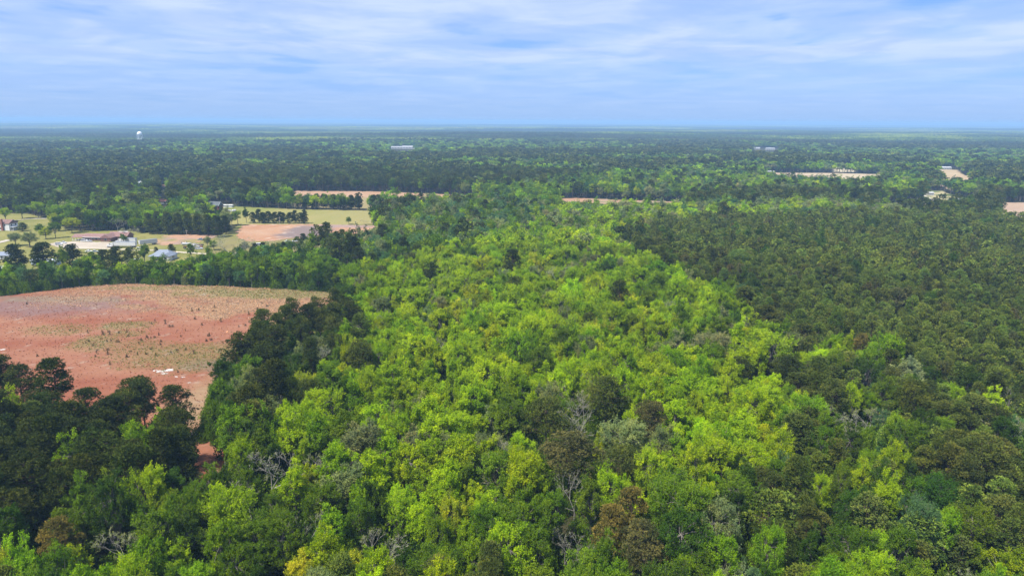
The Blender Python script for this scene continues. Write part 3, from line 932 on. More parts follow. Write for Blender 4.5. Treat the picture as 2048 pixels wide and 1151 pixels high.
rr_ = np.random.default_rng(77)
LANDMARKS = []
for (s, t, px, py, zc, R, H, label, phrase), (wx, wy, _) in zip(LM, lm_pos):
    fm = pick({'broad': 'broad_near', 'pine': 'pine_near', 'bare': 'bare_near', 'dead': 'dead'}[s], R, H, rr_)
    kn = {'broad': 'broadleaf_tree', 'pine': 'pine_tree'}.get(s, 'bare_tree')
    put_tree(kn, fm, wx, wy, 0, rr_.uniform(0, 6.28), R / fm['R'], H / fm['H'], TINT[t], label, GROUPS[kn])
    LANDMARKS.append((phrase, wx, wy))
for (s, t, px, py, R, H, label), (wx, wy, _) in zip(YARD_TREES, yard_pos):
    fm = pick({'broad': 'broad_near', 'pine': 'row_pine', 'bare': 'bare_near'}[s], R, H, rr_)
    kn = {'broad': 'broadleaf_tree', 'pine': 'pine_tree'}.get(s, 'bare_tree')
    put_tree(kn, fm, wx, wy, 0, rr_.uniform(0, 6.28), R / fm['R'], H / fm['H'], TINT[t], label, 'trees round the homes')

_t = 'twentieth thirtieth fortieth fiftieth sixtieth seventieth eightieth ninetieth'.split()
_u = 'first second third fourth fifth sixth seventh eighth ninth'.split()
ORD = _u + 'tenth eleventh twelfth thirteenth fourteenth fifteenth sixteenth seventeenth eighteenth nineteenth'.split()
for _k, _w in enumerate('twenty thirty forty fifty sixty seventy eighty ninety'.split()):
    ORD += [_t[_k]] + [f'{_w}-{q}' for q in _u]
REL = ['beyond', 'in front of', 'west of', 'east of', 'beyond and west of', 'beyond and east of', 'in front and west of', 'in front and east of']
FORMW = {'broad_near': ['round', 'round', 'upright', 'fan-shaped', 'fan-shaped', 'conical', 'wide', 'upright', 'round', 'fan-shaped']}
ids = np.where(single)[0]
ids = ids[np.argsort(dist[ids])]
buckets = {}
lx = np.array([l[1] for l in LANDMARKS])
ly = np.array([l[2] for l in LANDMARKS])
fidx = RNG.integers(0, 1000, len(T))
for i in ids:
    d2 = (lx - x[i]) ** 2 + (ly - y[i]) ** 2
    j = int(np.argmin(d2))
    dx, dy = x[i] - lx[j], y[i] - ly[j]
    ang = math.degrees(math.atan2(dy, dx)) % 360
    rel = ['on the plantation side of', 'beyond, plantationward of', 'directly beyond', 'beyond, fieldward of', 'on the field side of', 'before, fieldward of', 'directly in front of', 'before, plantationward of'][int((ang + 22.5) // 45) % 8]
    buckets.setdefault((KIND[sp[i]], j, rel), []).append((d2[j], i))
label_of = {}
for (kn, j, rel), v in buckets.items():
    v.sort()
    for k, (_, i) in enumerate(v):
        word = {'broadleaf_tree': 'broadleaf tree', 'pine_tree': 'pine', 'bare_tree': 'twiggy tree'}[kn]
        nth = (ORD[k] + ' ') if len(v) > 1 else ''
        label_of[i] = f"{WORDS[TN[tn[i]]]} {word}, {nth}{rel} the {LANDMARKS[j][0]}"
for i in ids:
    key = form_key(sp[i], dist[i])
    fm = F[key][fidx[i] % len(F[key])]
    put_tree(KIND[sp[i]], fm, x[i], y[i], 0, rz[i], rsc[i], hsc[i], tint[i], label_of[i], GROUPS[KIND[sp[i]]])


# ------------------------------------------------------------------ the mass: geometry nodes, one object per kind
def scatter_object(name, forms, pts, idx, rot, scl, tnt, label, extra=None):
    hid = bpy.data.collections.new(name + '_forms')
    for i, fm in enumerate(forms):
        o = bpy.data.objects.new(f'{name}_form.{i + 1:03d}', fm if isinstance(fm, bpy.types.Mesh) else fm['joined'])
        hid.objects.link(o)
    me = bpy.data.meshes.new(name)
    me.vertices.add(len(pts))
    me.vertices.foreach_set('co', np.asarray(pts, np.float32).ravel())
    a = me.attributes.new('idx', 'INT', 'POINT'); a.data.foreach_set('value', np.asarray(idx, np.int32))
    a = me.attributes.new('rotz', 'FLOAT', 'POINT'); a.data.foreach_set('value', np.asarray(rot, np.float32))
    a = me.attributes.new('scl', 'FLOAT_VECTOR', 'POINT'); a.data.foreach_set('vector', np.asarray(scl, np.float32).ravel())
    a = me.attributes.new('tint', 'FLOAT_VECTOR', 'POINT'); a.data.foreach_set('vector', np.asarray(tnt, np.float32).ravel())
    o = bpy.data.objects.new(name, me)
    COL.objects.link(o)
    tag(o, label, None, None, 'stuff')
    ng = bpy.data.node_groups.new(name, 'GeometryNodeTree')
    ng.interface.new_socket('Geometry', in_out='INPUT', socket_type='NodeSocketGeometry')
    ng.interface.new_socket('Geometry', in_out='OUTPUT', socket_type='NodeSocketGeometry')
    nn, ll = ng.nodes, ng.links
    gi, go = nn.new('NodeGroupInput'), nn.new('NodeGroupOutput')
    ci = nn.new('GeometryNodeCollectionInfo')
    ci.inputs['Collection'].default_value = hid
    ci.inputs['Separate Children'].default_value = True
    ci.inputs['Reset Children'].default_value = True

    def attr(nm, ty):
        q = nn.new('GeometryNodeInputNamedAttribute')
        q.data_type = ty
        q.inputs['Name'].default_value = nm
        return q.outputs[0]
    ip = nn.new('GeometryNodeInstanceOnPoints')
    ip.inputs['Pick Instance'].default_value = True
    cmb = nn.new('ShaderNodeCombineXYZ')
    ll.new(attr('rotz', 'FLOAT'), cmb.inputs[2])
    e2r = nn.new('FunctionNodeEulerToRotation')
    ll.new(cmb.outputs[0], e2r.inputs[0])
    ll.new(gi.outputs[0], ip.inputs['Points'])
    ll.new(ci.outputs[0], ip.inputs['Instance'])
    ll.new(attr('idx', 'INT'), ip.inputs['Instance Index'])
    ll.new(e2r.outputs[0], ip.inputs['Rotation'])
    ll.new(attr('scl', 'FLOAT_VECTOR'), ip.inputs['Scale'])
    ll.new(ip.outputs[0], go.inputs[0])
    md = o.modifiers.new('scatter', 'NODES')
    md.node_group = ng
    return o


def scatter_kind(name, ids, keys, label):
    forms, base = [], {}
    for k in keys:
        base[k] = len(forms)
        forms += F[k]
    idx = np.zeros(len(ids), int)
    for n, i in enumerate(ids):
        k = form_key(sp[i], dist[i])
        idx[n] = base[k] + fidx[i] % len(F[k])
    gap = np.where(dist[ids] > 1900, 1.75, np.where(dist[ids] > 1100, 1.5, np.where(dist[ids] > 600, 1.22, 1.0)))
    P_ = np.stack([x[ids], y[ids], height(x[ids], y[ids])], 1)
    S_ = np.stack([rsc[ids] * gap, rsc[ids] * gap, hsc[ids]], 1)
    scatter_object(name, forms, P_, idx, rz[ids], S_, tint[ids], label)


rest = ~single
scatter_kind('broadleaf_trees', np.where(rest & (sp == 0))[0], ['broad_near', 'broad_mid', 'broad_far'], 'mass of spring-green broadleaf trees filling the woods')
scatter_kind('pine_trees', np.where(rest & ((sp == 1) | (sp == 2)))[0], ['pine_near', 'plant_near', 'pine_mid', 'plant_mid', 'pine_far'], 'mass of dark pines filling the plantation and far woods')
scatter_kind('bare_trees', np.where(rest & (sp >= 3))[0], ['bare_near', 'bare_mid', 'dead'], 'grey budding trees scattered through the farther woods')

# rows of trees drawn as lines: (px0,py0)-(px1,py1) bases
ROWS = [  # species, tints, x0,y0,x1,y1,count,R,H, group, label head
    ('pine', ['darkpine'], 500, 446, 618, 447, 11, 3.6, 11, 'clipped dark pine row before the far lawn', 'dark pine in the row between peach field and far lawn'),
    ('pine', ['darkpine', 'pine'], 596, 416, 725, 419, 17, 4.4, 14, 'pine row behind the far lawn', 'dark pine in the row behind the far lawn'),
    ('broad', ['mid', 'bright', 'mid', 'deep'], 608, 418, 700, 420, 4, 3.4, 12, 'green trees in the row behind the far lawn', 'green tree among the pines behind the far lawn'),
    ('pine', ['darkpine', 'pine'], 740, 420, 915, 424, 17, 4.6, 14.5, 'pines at the end of the far lawn', 'dark pine closing the far end of the lawn'),
    ('broad', ['pale', 'mid', 'yellow', 'mid'], 745, 421, 900, 424, 8, 3.8, 11, 'light trees at the end of the far lawn', 'light green tree at the end of the far lawn'),
]
ENDW = ['nearest the barn', 'in its middle', 'furthest from the barn']
for s, tns, x0, y0, x1, y1, n, R, H, grp, lab in ROWS:
    for k in range(n):
        f = (k + 0.5) / n
        wx, wy = G(x0 + (x1 - x0) * f + rr_.uniform(-3, 3), y0 + (y1 - y0) * f + rr_.uniform(-.6, .6))
        fm = pick({'broad': 'broad_mid', 'pine': 'row_pine'}[s], R, H, rr_)
        q = rr_.uniform(0.85, 1.2)
        kn = {'broad': 'broadleaf_tree', 'pine': 'pine_tree'}[s]
        put_tree(kn, fm, wx, wy, 0, rr_.uniform(0, 6.28), R / fm['R'] * q, H / fm['H'] * rr_.uniform(0.85, 1.12), TINT[tns[k % len(tns)]],
                 f'{ORD[k]} {lab}, counted from the barn', grp)

# far forest tiles
def tile_mesh(rng, size=125, n=150):
    ps = []
    for _ in range(n):
        cx_, cy2 = rng.uniform(-size / 2, size / 2, 2)
        R = rng.uniform(3.5, 6.5)
        H = rng.uniform(12, 19)
        d = sphere_dirs(16, rng, -0.2)
        p = d * np.array([R, R, R * 1.1]) * rng.uniform(0.6, 1, 16)[:, None] + np.array([cx_, cy2, H - R])
        ll = rng.uniform(3, 5, 16)
        v, q, a = leaves(p - d * 1.5, d + rng.normal(size=(16, 3)) * 0.9, ll, ll * 0.8, rng, np.clip(rng.uniform(0, 1) * 0.7 + rng.uniform(0, .3, 16), 0, 1), 0.5)
        ps.append((v, q, 0, a))
    return make_mesh('forest_tile', ps, [M_LEAF])


rt = np.random.default_rng(3)
tiles = [tile_mesh(rt) for _ in range(5)]
tx, ty, tsc = [], [], []
for sc_, a, b in ((1.0, 2880, 6500), (1.7, 6500, 12500), (3.0, 12500, 24000)):
    X, Y = scatter(112 * sc_, a, b, 38.5, 200, 0.2)
    tx.append(X); ty.append(Y); tsc.append(np.full(len(X), sc_))
tx, ty, tsc = map(np.concatenate, (tx, ty, tsc))
nz_ = fbm(tx * 0.6, ty, 900.0, 4) + RNG.normal(0, 0.05, len(tx))
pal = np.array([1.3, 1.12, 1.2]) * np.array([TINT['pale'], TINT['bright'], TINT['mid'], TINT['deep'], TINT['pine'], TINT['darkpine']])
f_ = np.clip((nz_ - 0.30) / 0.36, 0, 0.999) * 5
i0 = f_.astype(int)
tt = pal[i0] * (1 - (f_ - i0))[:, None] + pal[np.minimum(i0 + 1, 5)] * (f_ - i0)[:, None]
WT = G(281, 283)
WT = tuple(np.array(WT) / np.hypot(*WT) * 2850)
kt = np.ones(len(tx), bool)
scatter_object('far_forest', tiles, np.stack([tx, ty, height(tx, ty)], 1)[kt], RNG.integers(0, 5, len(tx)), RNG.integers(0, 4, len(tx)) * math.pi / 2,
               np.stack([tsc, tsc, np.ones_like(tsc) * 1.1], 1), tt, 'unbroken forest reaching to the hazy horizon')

# undergrowth between and below the trees near the camera
ux, uy = scatter(4.4, 60, 470)
k = np.ones(len(ux), bool)
for c in CLEAR:
    k &= ~inpoly(ux, uy, c)
ux, uy = ux[k], uy[k]
us = stand_of(ux, uy)
ut = np.array([TINT['deep']])[np.zeros(len(ux), int)] * np.exp(RNG.normal(0, .3, (len(ux), 1)))
mixk = RNG.uniform(0, 1, len(ux)) < 0.6
ut[mixk] = np.array(TINT['mid'])
ut[RNG.uniform(0, 1, len(ux)) < 0.08] = np.array(TINT['grey']) * 0.8
usc = RNG.uniform(0.9, 2.1, len(ux))
scatter_object('undergrowth', F['bush'], np.stack([ux, uy, 0 * ux], 1), RNG.integers(0, 3, len(ux)), RNG.uniform(0, 6.28, len(ux)),
               np.stack([usc, usc, usc * RNG.uniform(.7, 1.4, len(ux))], 1), ut, 'leafy undergrowth beneath the trees and along the field edges')

# ------------------------------------------------------------------ the ground
def ground_material(name, stops, scale=0.05, attr=False, fine=0.35, fscale=0.9):
    m = bpy.data.materials.new(name)
    m.use_nodes = True
    nt = m.node_tree
    nn, ll = nt.nodes, nt.links
    b = nn['Principled BSDF']
    b.inputs['Roughness'].default_value = 1.0
    b.inputs['Specular IOR Level'].default_value = 0.05
    t = N(nn, 'ShaderNodeTexCoord')
    n2_ = N(nn, 'ShaderNodeTexNoise')
    n2_.inputs['Scale'].default_value = fscale
    n2_.inputs['Detail'].default_value = 8
    n2_.inputs['Roughness'].default_value = 0.7
    ll.new(t.outputs['Object'], n2_.inputs['Vector'])
    g = mathn(nn, ll, 'ADD', mathn(nn, ll, 'MULTIPLY', n2_.outputs[0], fine * 1.56), (1 - fine) * 0.78)
    if attr:
        a = N(nn, 'ShaderNodeAttribute', attribute_type='GEOMETRY', attribute_name='col')
        base = a.outputs['Color']
    else:
        n1_ = N(nn, 'ShaderNodeTexNoise')
        n1_.inputs['Scale'].default_value = scale
        n1_.inputs['Detail'].default_value = 6
        ll.new(t.outputs['Object'], n1_.inputs['Vector'])
        base = ramp(nn, ll, n1_.outputs[0], stops)
    s = N(nn, 'ShaderNodeVectorMath', operation='SCALE')
    ll.new(base, s.inputs[0])
    ll.new(g, s.inputs['Scale'])
    ll.new(s.outputs[0], b.inputs['Base Color'])
    return m


def grid_mesh(name, V, Q, m, col=None):
    me = bpy.data.meshes.new(name)
    me.vertices.add(len(V))
    me.vertices.foreach_set('co', np.asarray(V, np.float32).ravel())
    me.loops.add(Q.size)
    me.loops.foreach_set('vertex_index', Q.astype(np.int32).ravel())
    me.polygons.add(len(Q))
    me.polygons.foreach_set('loop_start', np.arange(0, Q.size, 4, dtype=np.int32))
    me.materials.append(m)
    if col is not None:
        a = me.attributes.new('col', 'FLOAT_COLOR', 'POINT')
        a.data.foreach_set('color', np.concatenate([col, np.ones((len(col), 1))], 1).astype(np.float32).ravel())
    me.update(calc_edges=True)
    return me


rad = np.concatenate([[0.5], np.geomspace(40, 44000, 90)])
ang = np.linspace(0, 2 * math.pi, 181)[:-1]
RR, AA = np.meshgrid(rad, ang, indexing='ij')
GX, GY = RR * np.sin(AA), RR * np.cos(AA)
gv = np.stack([GX, GY, height(GX, GY)], -1).reshape(-1, 3)
ni, nj = len(rad), len(ang)
I, J = np.meshgrid(np.arange(ni - 1), np.arange(nj), indexing='ij')
gq = np.stack([I * nj + J, (I + 1) * nj + J, (I + 1) * nj + (J + 1) % nj, I * nj + (J + 1) % nj], -1).reshape(-1, 4)
gq = gq[:, ::-1]
M_GROUND = ground_material('forest_floor', [(0.3, (0.035, 0.040, 0.014)), (0.5, (0.060, 0.052, 0.026)), (0.7, (0.04, 0.06, 0.018))], 0.03)
go_ = bpy.data.objects.new('ground', grid_mesh('ground', gv, gq, M_GROUND))
COL.objects.link(go_)
tag(go_, kind='structure')

M_SHEET = ground_material('field_cover', None, attr=True, fine=0.38, fscale=0.55)
M_GRAVEL = ground_material('gravel_cover', None, attr=True, fine=0.15, fscale=1.5)


def lerp(a, b, t):
    t = np.clip(t, 0, 1)[:, None]
    return np.asarray(a) * (1 - t) + np.asarray(b) * t


def sheet(name, poly, res, colfn, z, m=None, wob=0.0):
    P = np.array(poly)
    x0, y0 = P.min(0) - res
    x1, y1 = P.max(0) + res
    xs, ys = np.arange(x0, x1 + res, res), np.arange(y0, y1 + res, res)
    X, Y = np.meshgrid(xs, ys, indexing='ij')
    cxs, cys = X[:-1, :-1] + res / 2, Y[:-1, :-1] + res / 2
    k = inpoly(cxs + (vnoise(cxs, cys, 5) - .5) * wob, cys + (vnoise(cxs + 9, cys, 4) - .5) * wob, poly)
    I, J = np.where(k)
    n = len(ys)
    q = np.stack([I * n + J, (I + 1) * n + J, (I + 1) * n + J + 1, I * n + J + 1], 1)
    used, inv = np.unique(q, return_inverse=True)
    vx, vy = X.ravel()[used], Y.ravel()[used]
    V = np.stack([vx, vy, height(vx, vy) + z], 1)
    o = bpy.data.objects.new(name, grid_mesh(name, V, inv.reshape(-1, 4), m or M_SHEET, colfn(vx, vy)))
    COL.objects.link(o)
    tag(o, kind='structure')
    return o


def blob(x, y, px, py, wpx, hpx, soft=1.1):
    """smooth patch whose middle lies at a photograph pixel, metres across from pixel spans"""
    cx_, cy2 = G(px, py)
    ex = abs(G(px + wpx, py)[0] - cx_)
    ey = abs(G(px, py - hpx)[1] - cy2)
    r = np.sqrt(((x - cx_) / ex) ** 2 + ((y - cy2) / ey) ** 2) + (fbm(x, y, 9, 3) - 0.5) * 1.3
    return np.clip((1 + soft - r) / soft, 0, 1)


def tan_mask(x, y):
    px, py = proj(x, y, 0 * x)
    # broom sedge: a band along the field's far and wood-side edges, fraying downwards
    edge = 618 + (px - 100) * 0.045 + (px > 380) * (px - 380) * 0.12
    m = (edge - py) / 26 + (fbm(x, y * 1.5, 16, 3) - 0.5) * 4.2
    return np.clip(m, 0, 1) * np.clip((px - 20) / 260, 0.0, 1)


def green_mask(x, y):
    g = blob(x, y, 250, 650, 34, 6) * 0.8
    g = np.maximum(g, blob(x, y, 250, 668, 30, 5) * 0.6)
    g = np.maximum(g, blob(x, y, 190, 683, 32, 9) * 0.8)
    g = np.maximum(g, blob(x, y, 110, 660, 45, 7) * 0.5)
    g = np.maximum(g, blob(x, y, 250, 690, 60, 9) * 0.55)
    g = np.maximum(g, blob(x, y, 390, 712, 95, 15) * 0.85)
    g = np.maximum(g, blob(x, y, 330, 700, 60, 9) * 0.7)
    g = np.maximum(g, blob(x, y, 570, 586, 130, 6) * 1.3)
    g = np.maximum(g, blob(x, y, 380, 577, 120, 3) * 0.7)
    return np.clip(g + (fbm(x, y, 5, 2) - 0.5) * 0.5 * (g > 0.05), 0, 1)


def red_col(x, y):
    c = lerp((0.240, 0.084, 0.047), (0.300, 0.142, 0.084), fbm(x, y * 2.0, 22, 4) * 2 - 0.5)
    c = lerp(c, (0.20, 0.125, 0.11), np.clip(blob(x, y, 120, 610, 95, 12, 1.2) * 0.85, 0, 1))
    c = lerp(c, (0.19, 0.16, 0.11), blob(x, y, 130, 598, 90, 4, 1.0) * 0.6)
    c = lerp(c, (0.32, 0.21, 0.11), tan_mask(x, y) * 0.72)
    c = lerp(c, (0.17, 0.165, 0.06), green_mask(x, y) * 0.6)
    c = lerp(c, (0.17, 0.14, 0.09), blob(x, y, 470, 728, 60, 8, 1.0) * 0.7)
    c = lerp(c, (0.30, 0.21, 0.12), blob(x, y, 415, 800, 40, 50, 1.0) * 0.75)
    c = lerp(c, (0.38, 0.31, 0.24), np.clip(fbm(x + 90, y, 3.5, 2) * 6 - 4.4, 0, 1) * 0.45)
    return c


sheet('red_field', RED_FIELD, 0.8, red_col, 0.06, None, 2)


def const(a, b, s=14):
    return lambda x, y: lerp(a, b, fbm(x, y, s, 3) * 2 - 0.5)


# bare white sand in the red field
def sand_col(x, y):
    return lerp((0.42, 0.36, 0.31), (0.66, 0.63, 0.59), fbm(x, y, 1.6, 2) * 2.2 - 0.6)


def sand(px, py, w, h):
    cx_, cy2 = G(px, py)
    ex = abs(G(px + w, py)[0] - cx_)
    ey = abs(G(px, py - h)[1] - cy2)
    pts = []
    for k in range(26):
        a = k / 26 * 6.283
        r = rr_.uniform(0.45, 1.1)
        pts.append((cx_ + ex * r * math.cos(a), cy2 + ey * r * math.sin(a)))
    sheet('sand_patch_ground', pts, 0.35, sand_col, 0.10)


for a_ in ((322, 742, 13, 3.0), (338, 740, 11, 3.2), (330, 747, 8, 2), (310, 741, 6, 1.4), (352, 753, 4, 1), (366, 754, 4, 1), (4, 699, 7, 1.8), (378, 765, 5, 1.2)):
    sand(*a_)


def yard_col(x, y):
    px, py = proj(x, y, 0 * x)
    c = lerp((0.17, 0.175, 0.045), (0.26, 0.235, 0.075), fbm(x, y, 25, 4) * 2 - 0.5)
    rough = np.clip((px - 395) / 60, 0, 1) * np.clip((py - 470) / 12, 0, 1)
    c = lerp(c, (0.23, 0.19, 0.09), rough * fbm(x, y, 9, 3) * 1.3)
    return c


sheet('yard_lawn', YARDS, 2.0, yard_col, 0.05, None, 3)
sheet('far_lawn', FAR_LAWN, 2.5, lambda x, y: lerp(lerp((0.20, 0.215, 0.055), (0.30, 0.26, 0.095), fbm(x, y * 0.5, 40, 3) * 2 - 0.5), (0.33, 0.27, 0.12), np.clip((proj(x, y, 0 * x)[0] - 640) / 120, 0, 1) * 0.6), 0.12, None, 3)
PEACH = W((472, 462), (492, 449), (620, 448.5), (690, 449.5), (752, 451), (735, 463), (690, 474), (640, 476), (585, 476), (545, 482), (500, 483), (478, 475))


def peach_col(x, y):
    c = lerp((0.38, 0.205, 0.115), (0.42, 0.26, 0.16), fbm(x, y, 14, 4) * 2 - 0.5)
    c = lerp(c, (0.19, 0.15, 0.14), blob(x, y, 610, 464, 34, 9, 0.8) * 0.9)
    c = lerp(c, (0.30, 0.23, 0.21), blob(x, y, 700, 452, 45, 2.5, 0.8) * 0.7)
    return lerp(c, (0.56, 0.46, 0.38), np.clip(fbm(x, y + 70, 5, 2) * 6 - 4.2, 0, 1) * 0.5)


sheet('peach_field', PEACH, 1.2, peach_col, 0.16, None, 4)
DIRT = W((311, 481), (325, 471), (360, 468.5), (425, 469), (440, 472), (420, 478), (400, 484), (360, 488), (325, 491), (308, 488))
sheet('dirt_yard_ground', DIRT, 1.0, lambda x, y: lerp(lerp((0.42, 0.25, 0.155), (0.30, 0.22, 0.17), fbm(x, y, 8, 3) * 3 - 1.2), (0.24, 0.22, 0.08), np.clip(fbm(x + 40, y, 10, 2) * 4 - 2.4, 0, 1)), 0.17, None, 5)
GRAVEL = W((96, 488), (112, 484), (160, 483.5), (219, 484), (226, 489), (224, 495), (205, 497), (150, 497.5), (112, 494))
sheet('gravel_drive', GRAVEL, 0.8, const((0.40, 0.34, 0.26), (0.50, 0.43, 0.35), 6), 0.20, M_GRAVEL, 2)


def lane(name, pix, width, col, z):
    pts = [np.array(G(*p)) for p in pix]
    L, Rr = [], []
    for i, p in enumerate(pts):
        d = pts[min(i + 1, len(pts) - 1)] - pts[max(i - 1, 0)]
        d = d / np.linalg.norm(d)
        nrm = np.array([-d[1], d[0]]) * width / 2
        L.append(tuple(p + nrm)); Rr.append(tuple(p - nrm))
    sheet(name, L + Rr[::-1], max(0.6, width / 5), const(col, tuple(c * 1.15 for c in col), 5), z, M_GRAVEL, 0.5)


lane('gravel_lane_road', [(150, 496.5), (210, 497.5), (262, 499.5), (310, 501), (345, 503.5), (385, 506), (425, 509)], 3.4, (0.50, 0.44, 0.33), 0.24)
lane('farm_lane_road', [(-40, 436), (30, 441), (60, 437.5), (100, 437)], 4.5, (0.42, 0.38, 0.31), 0.20)
lane('grey_lane_road', [(-10, 487), (10, 482), (25, 479)], 6, (0.42, 0.37, 0.31), 0.20)
lane('asphalt_apron_road', [(-10, 456), (24, 455)], 9, (0.13, 0.13, 0.13), 0.20)
sheet('cleared_strip_field', STRIP_A, 3.0, lambda x, y: lerp(lerp((0.36, 0.21, 0.12), (0.42, 0.28, 0.18), fbm(x, y, 30, 3)), (0.25, 0.22, 0.09), np.clip((proj(x, y, 0 * x)[1] - 392) / 6, 0, 1) * 0.8), 0.2, None, 6)
sheet('cleared_corridor_field', STRIP_B, 3.0, lambda x, y: lerp(lerp((0.38, 0.22, 0.13), (0.32, 0.25, 0.17), fbm(x, y, 25, 3) * 3 - 1), (0.20, 0.2, 0.08), np.clip(fbm(x + 7, y, 12, 2) * 4 - 2.6, 0, 1)), 0.2, None, 6)
sheet('brown_far_field', TAN_A, 4.0, lambda x, y: lerp((0.30, 0.21, 0.15), (0.46, 0.37, 0.24), np.clip(fbm(x, y * 2, 90, 2) * 4 - 1.6, 0, 1)), 0.4, None, 6)
sheet('pale_far_field', TAN_B, 4.0, const((0.40, 0.34, 0.22), (0.46, 0.39, 0.26), 60), 0.4, None, 6)
sheet('straw_far_field', TAN_C, 4.0, const((0.40, 0.29, 0.17), (0.45, 0.35, 0.21), 60), 0.4, None, 6)
sheet('dirt_far_field', TAN_D, 3.0, const((0.38, 0.27, 0.19), (0.45, 0.33, 0.23), 30), 0.25, None, 6)
sheet('smallholding_lawn', SMALLHOLD, 2.5, lambda x, y: lerp((0.13, 0.16, 0.045), (0.42, 0.36, 0.20), np.clip(fbm(x, y, 22, 3) * 5 - 2.3, 0, 1)), 0.2, None, 5)
lane('smallholding_drive_road', [(1846, 390), (1862, 398), (1876, 405)], 4.0, (0.50, 0.46, 0.38), 0.34)
lane('sandy_track_road', [(395, 862), (378, 885), (368, 898)], 3.0, (0.46, 0.40, 0.34), 0.12)

# broom sedge, weeds and pine seedlings of the red field
def tuft(rng, n, h, sp):
    p = np.zeros((n, 3)); p[:, :2] = rng.normal(size=(n, 2)) * sp * 0.35
    d = rng.normal(size=(n, 3)) * 0.35; d[:, 2] = 1
    ll = h * rng.uniform(.6, 1.2, n)
    v, q, a = leaves(p, d, ll, ll * 0.12 + 0.03, rng, rng.uniform(0, 1, n), 0.0)
    return make_mesh('tuft', [(v, q, 0, a)], [M_LEAF])


tufts = [tuft(rr_, 12, 0.95, 0.45) for _ in range(3)]
PF = np.array(RED_FIELD)
n_try = 120000
qx = RNG.uniform(-260, -60, n_try)
qy = RNG.uniform(190, 400, n_try)
k = inpoly(qx, qy, RED_FIELD)
qx, qy = qx[k], qy[k]
tm, gm = tan_mask(qx, qy), green_mask(qx, qy)
u = RNG.uniform(0, 1, len(qx))
kt_ = (u < tm * 0.62 * np.clip(fbm(qx, qy * 2, 7, 2) * 3 - 0.7, 0.15, 1)) & (gm < 0.45)
kg_ = (~kt_) & (u < gm * 0.38)
kr_ = (~kt_) & (~kg_) & (u > 0.93)
for nm, kk, c, s0, lab in (('broom_sedge', kt_, (0.60, 0.43, 0.29), 0.65, 'tan broom sedge tufts along the field edge'),
                           ('green_weeds', kg_, (0.24, 0.27, 0.08), 0.5, 'green weeds in patches of the red field'),
                           ('dry_weeds', kr_, (0.40, 0.19, 0.12), 0.5, 'short dry reddish weeds of the field')):
    n = int(kk.sum())
    if n == 0:
        continue
    s_ = RNG.uniform(0.5, 1.15, n) * s0
    scatter_object(nm, tufts, np.stack([qx[kk], qy[kk], np.full(n, 0.05)], 1), RNG.integers(0, 3, n), RNG.uniform(0, 6.28, n), np.stack([s_ * 1.3, s_ * 1.3, s_], 1),
                   np.array(c) * np.exp(RNG.normal(0, .22, (n, 1))), lab)

SEED = [(54, 607), (140, 660), (176, 664), (206, 668), (218, 663), (220, 668), (238, 665), (257, 671), (172, 685), (178, 682), (186, 690), (214, 682), (222, 680), (236, 683), (302, 675), (294, 674), (310, 674),
        (318, 669), (322, 682), (321, 688), (278, 686), (283, 680), (262, 702), (275, 708), (292, 707), (302, 697), (312, 710), (342, 704), (194, 700), (193, 704), (191, 712), (216, 699), (216, 707),
        (75, 711), (38, 728), (220, 728), (331, 646), (339, 652), (371, 660), (404, 649), (417, 671), (419, 669), (413, 681), (422, 679), (455, 684), (478, 652), (491, 650), (442, 642), (356, 743), (330, 641),
        (384, 621), (398, 619), (427, 621), (430, 614), (390, 637), (345, 652), (304, 647), (372, 698), (355, 700), (388, 706), (310, 640), (457, 682), (464, 676), (254, 713), (205, 663), (254, 663),
        (362, 672), (505, 640), (498, 628), (515, 618), (535, 612), (560, 600), (524, 606), (287, 600)]
seedx = []
SEEDC = [(a, b + 1.5) for a, b in SEED]
sand_c = np.array(G(330, 742))
for j, (px, py) in enumerate(SEED):
    wx, wy = G(px, py + 1.5)
    fm = F['seedling'][j % 3]
    q = rr_.uniform(0.6, 1.3)
    seedx.append((wx, wy))
    wh = 'among the broom sedge' if py < 640 else ('on the green weedy patch' if green_mask(np.array([wx]), np.array([wy]))[0] > 0.3 else 'on bare reddish ground')
    far = 'toward the belt of trees' if py < 660 else ('mid-field' if py < 695 else 'toward the black pines')
    sz = 'taller' if q > 1.12 else ('knee-high' if q < 0.8 else 'waist-high')
    nth_ = ORD[int(np.sum([math.hypot(*(np.array(G(a, b)) - sand_c)) < math.hypot(wx - sand_c[0], wy - sand_c[1]) - 1e-6 for a, b in SEEDC]))]
    put_tree('pine_seedling', fm, wx, wy, 0.05, rr_.uniform(0, 6.28), q, q, (0.035, 0.05, 0.02), f'{sz} dark pine seedling {wh}, {nth_} from the big white sand patch', 'pine seedlings in the red field', 'seedling')

# shrubs along the foot of the belt and the field edges
hx, hy = [], []
def along(pix, step, wid):
    pts = [np.array(G(*p)) for p in pix]
    for a, b in zip(pts[:-1], pts[1:]):
        L = np.linalg.norm(b - a)
        for t in np.arange(0, L, step):
            p = a + (b - a) * t / L
            hx.append(p[0] + rr_.uniform(-wid, wid)); hy.append(p[1] + rr_.uniform(-wid * .6, wid))
along([(-60, 594), (0, 588), (60, 582), (120, 574), (180, 568), (250, 563), (350, 565), (440, 567), (560, 573), (650, 578)], 0.9, 2.5)
along([(640, 650), (520, 700), (500, 735), (450, 790), (430, 840), (405, 890)], 1.0, 3.0)
along([(560, 498), (640, 480), (700, 470)], 1.6, 8)
along([(410, 520), (500, 505), (600, 490)], 2.6, 9)
hx, hy = np.array(hx), np.array(hy)
hs = RNG.uniform(0.6, 1.5, len(hx))
ht = np.array([TINT['deep'], TINT['mid'], TINT['pine']])[RNG.choice(3, len(hx), p=[.5, .3, .2])] * np.exp(RNG.normal(0, .2, (len(hx), 1)))
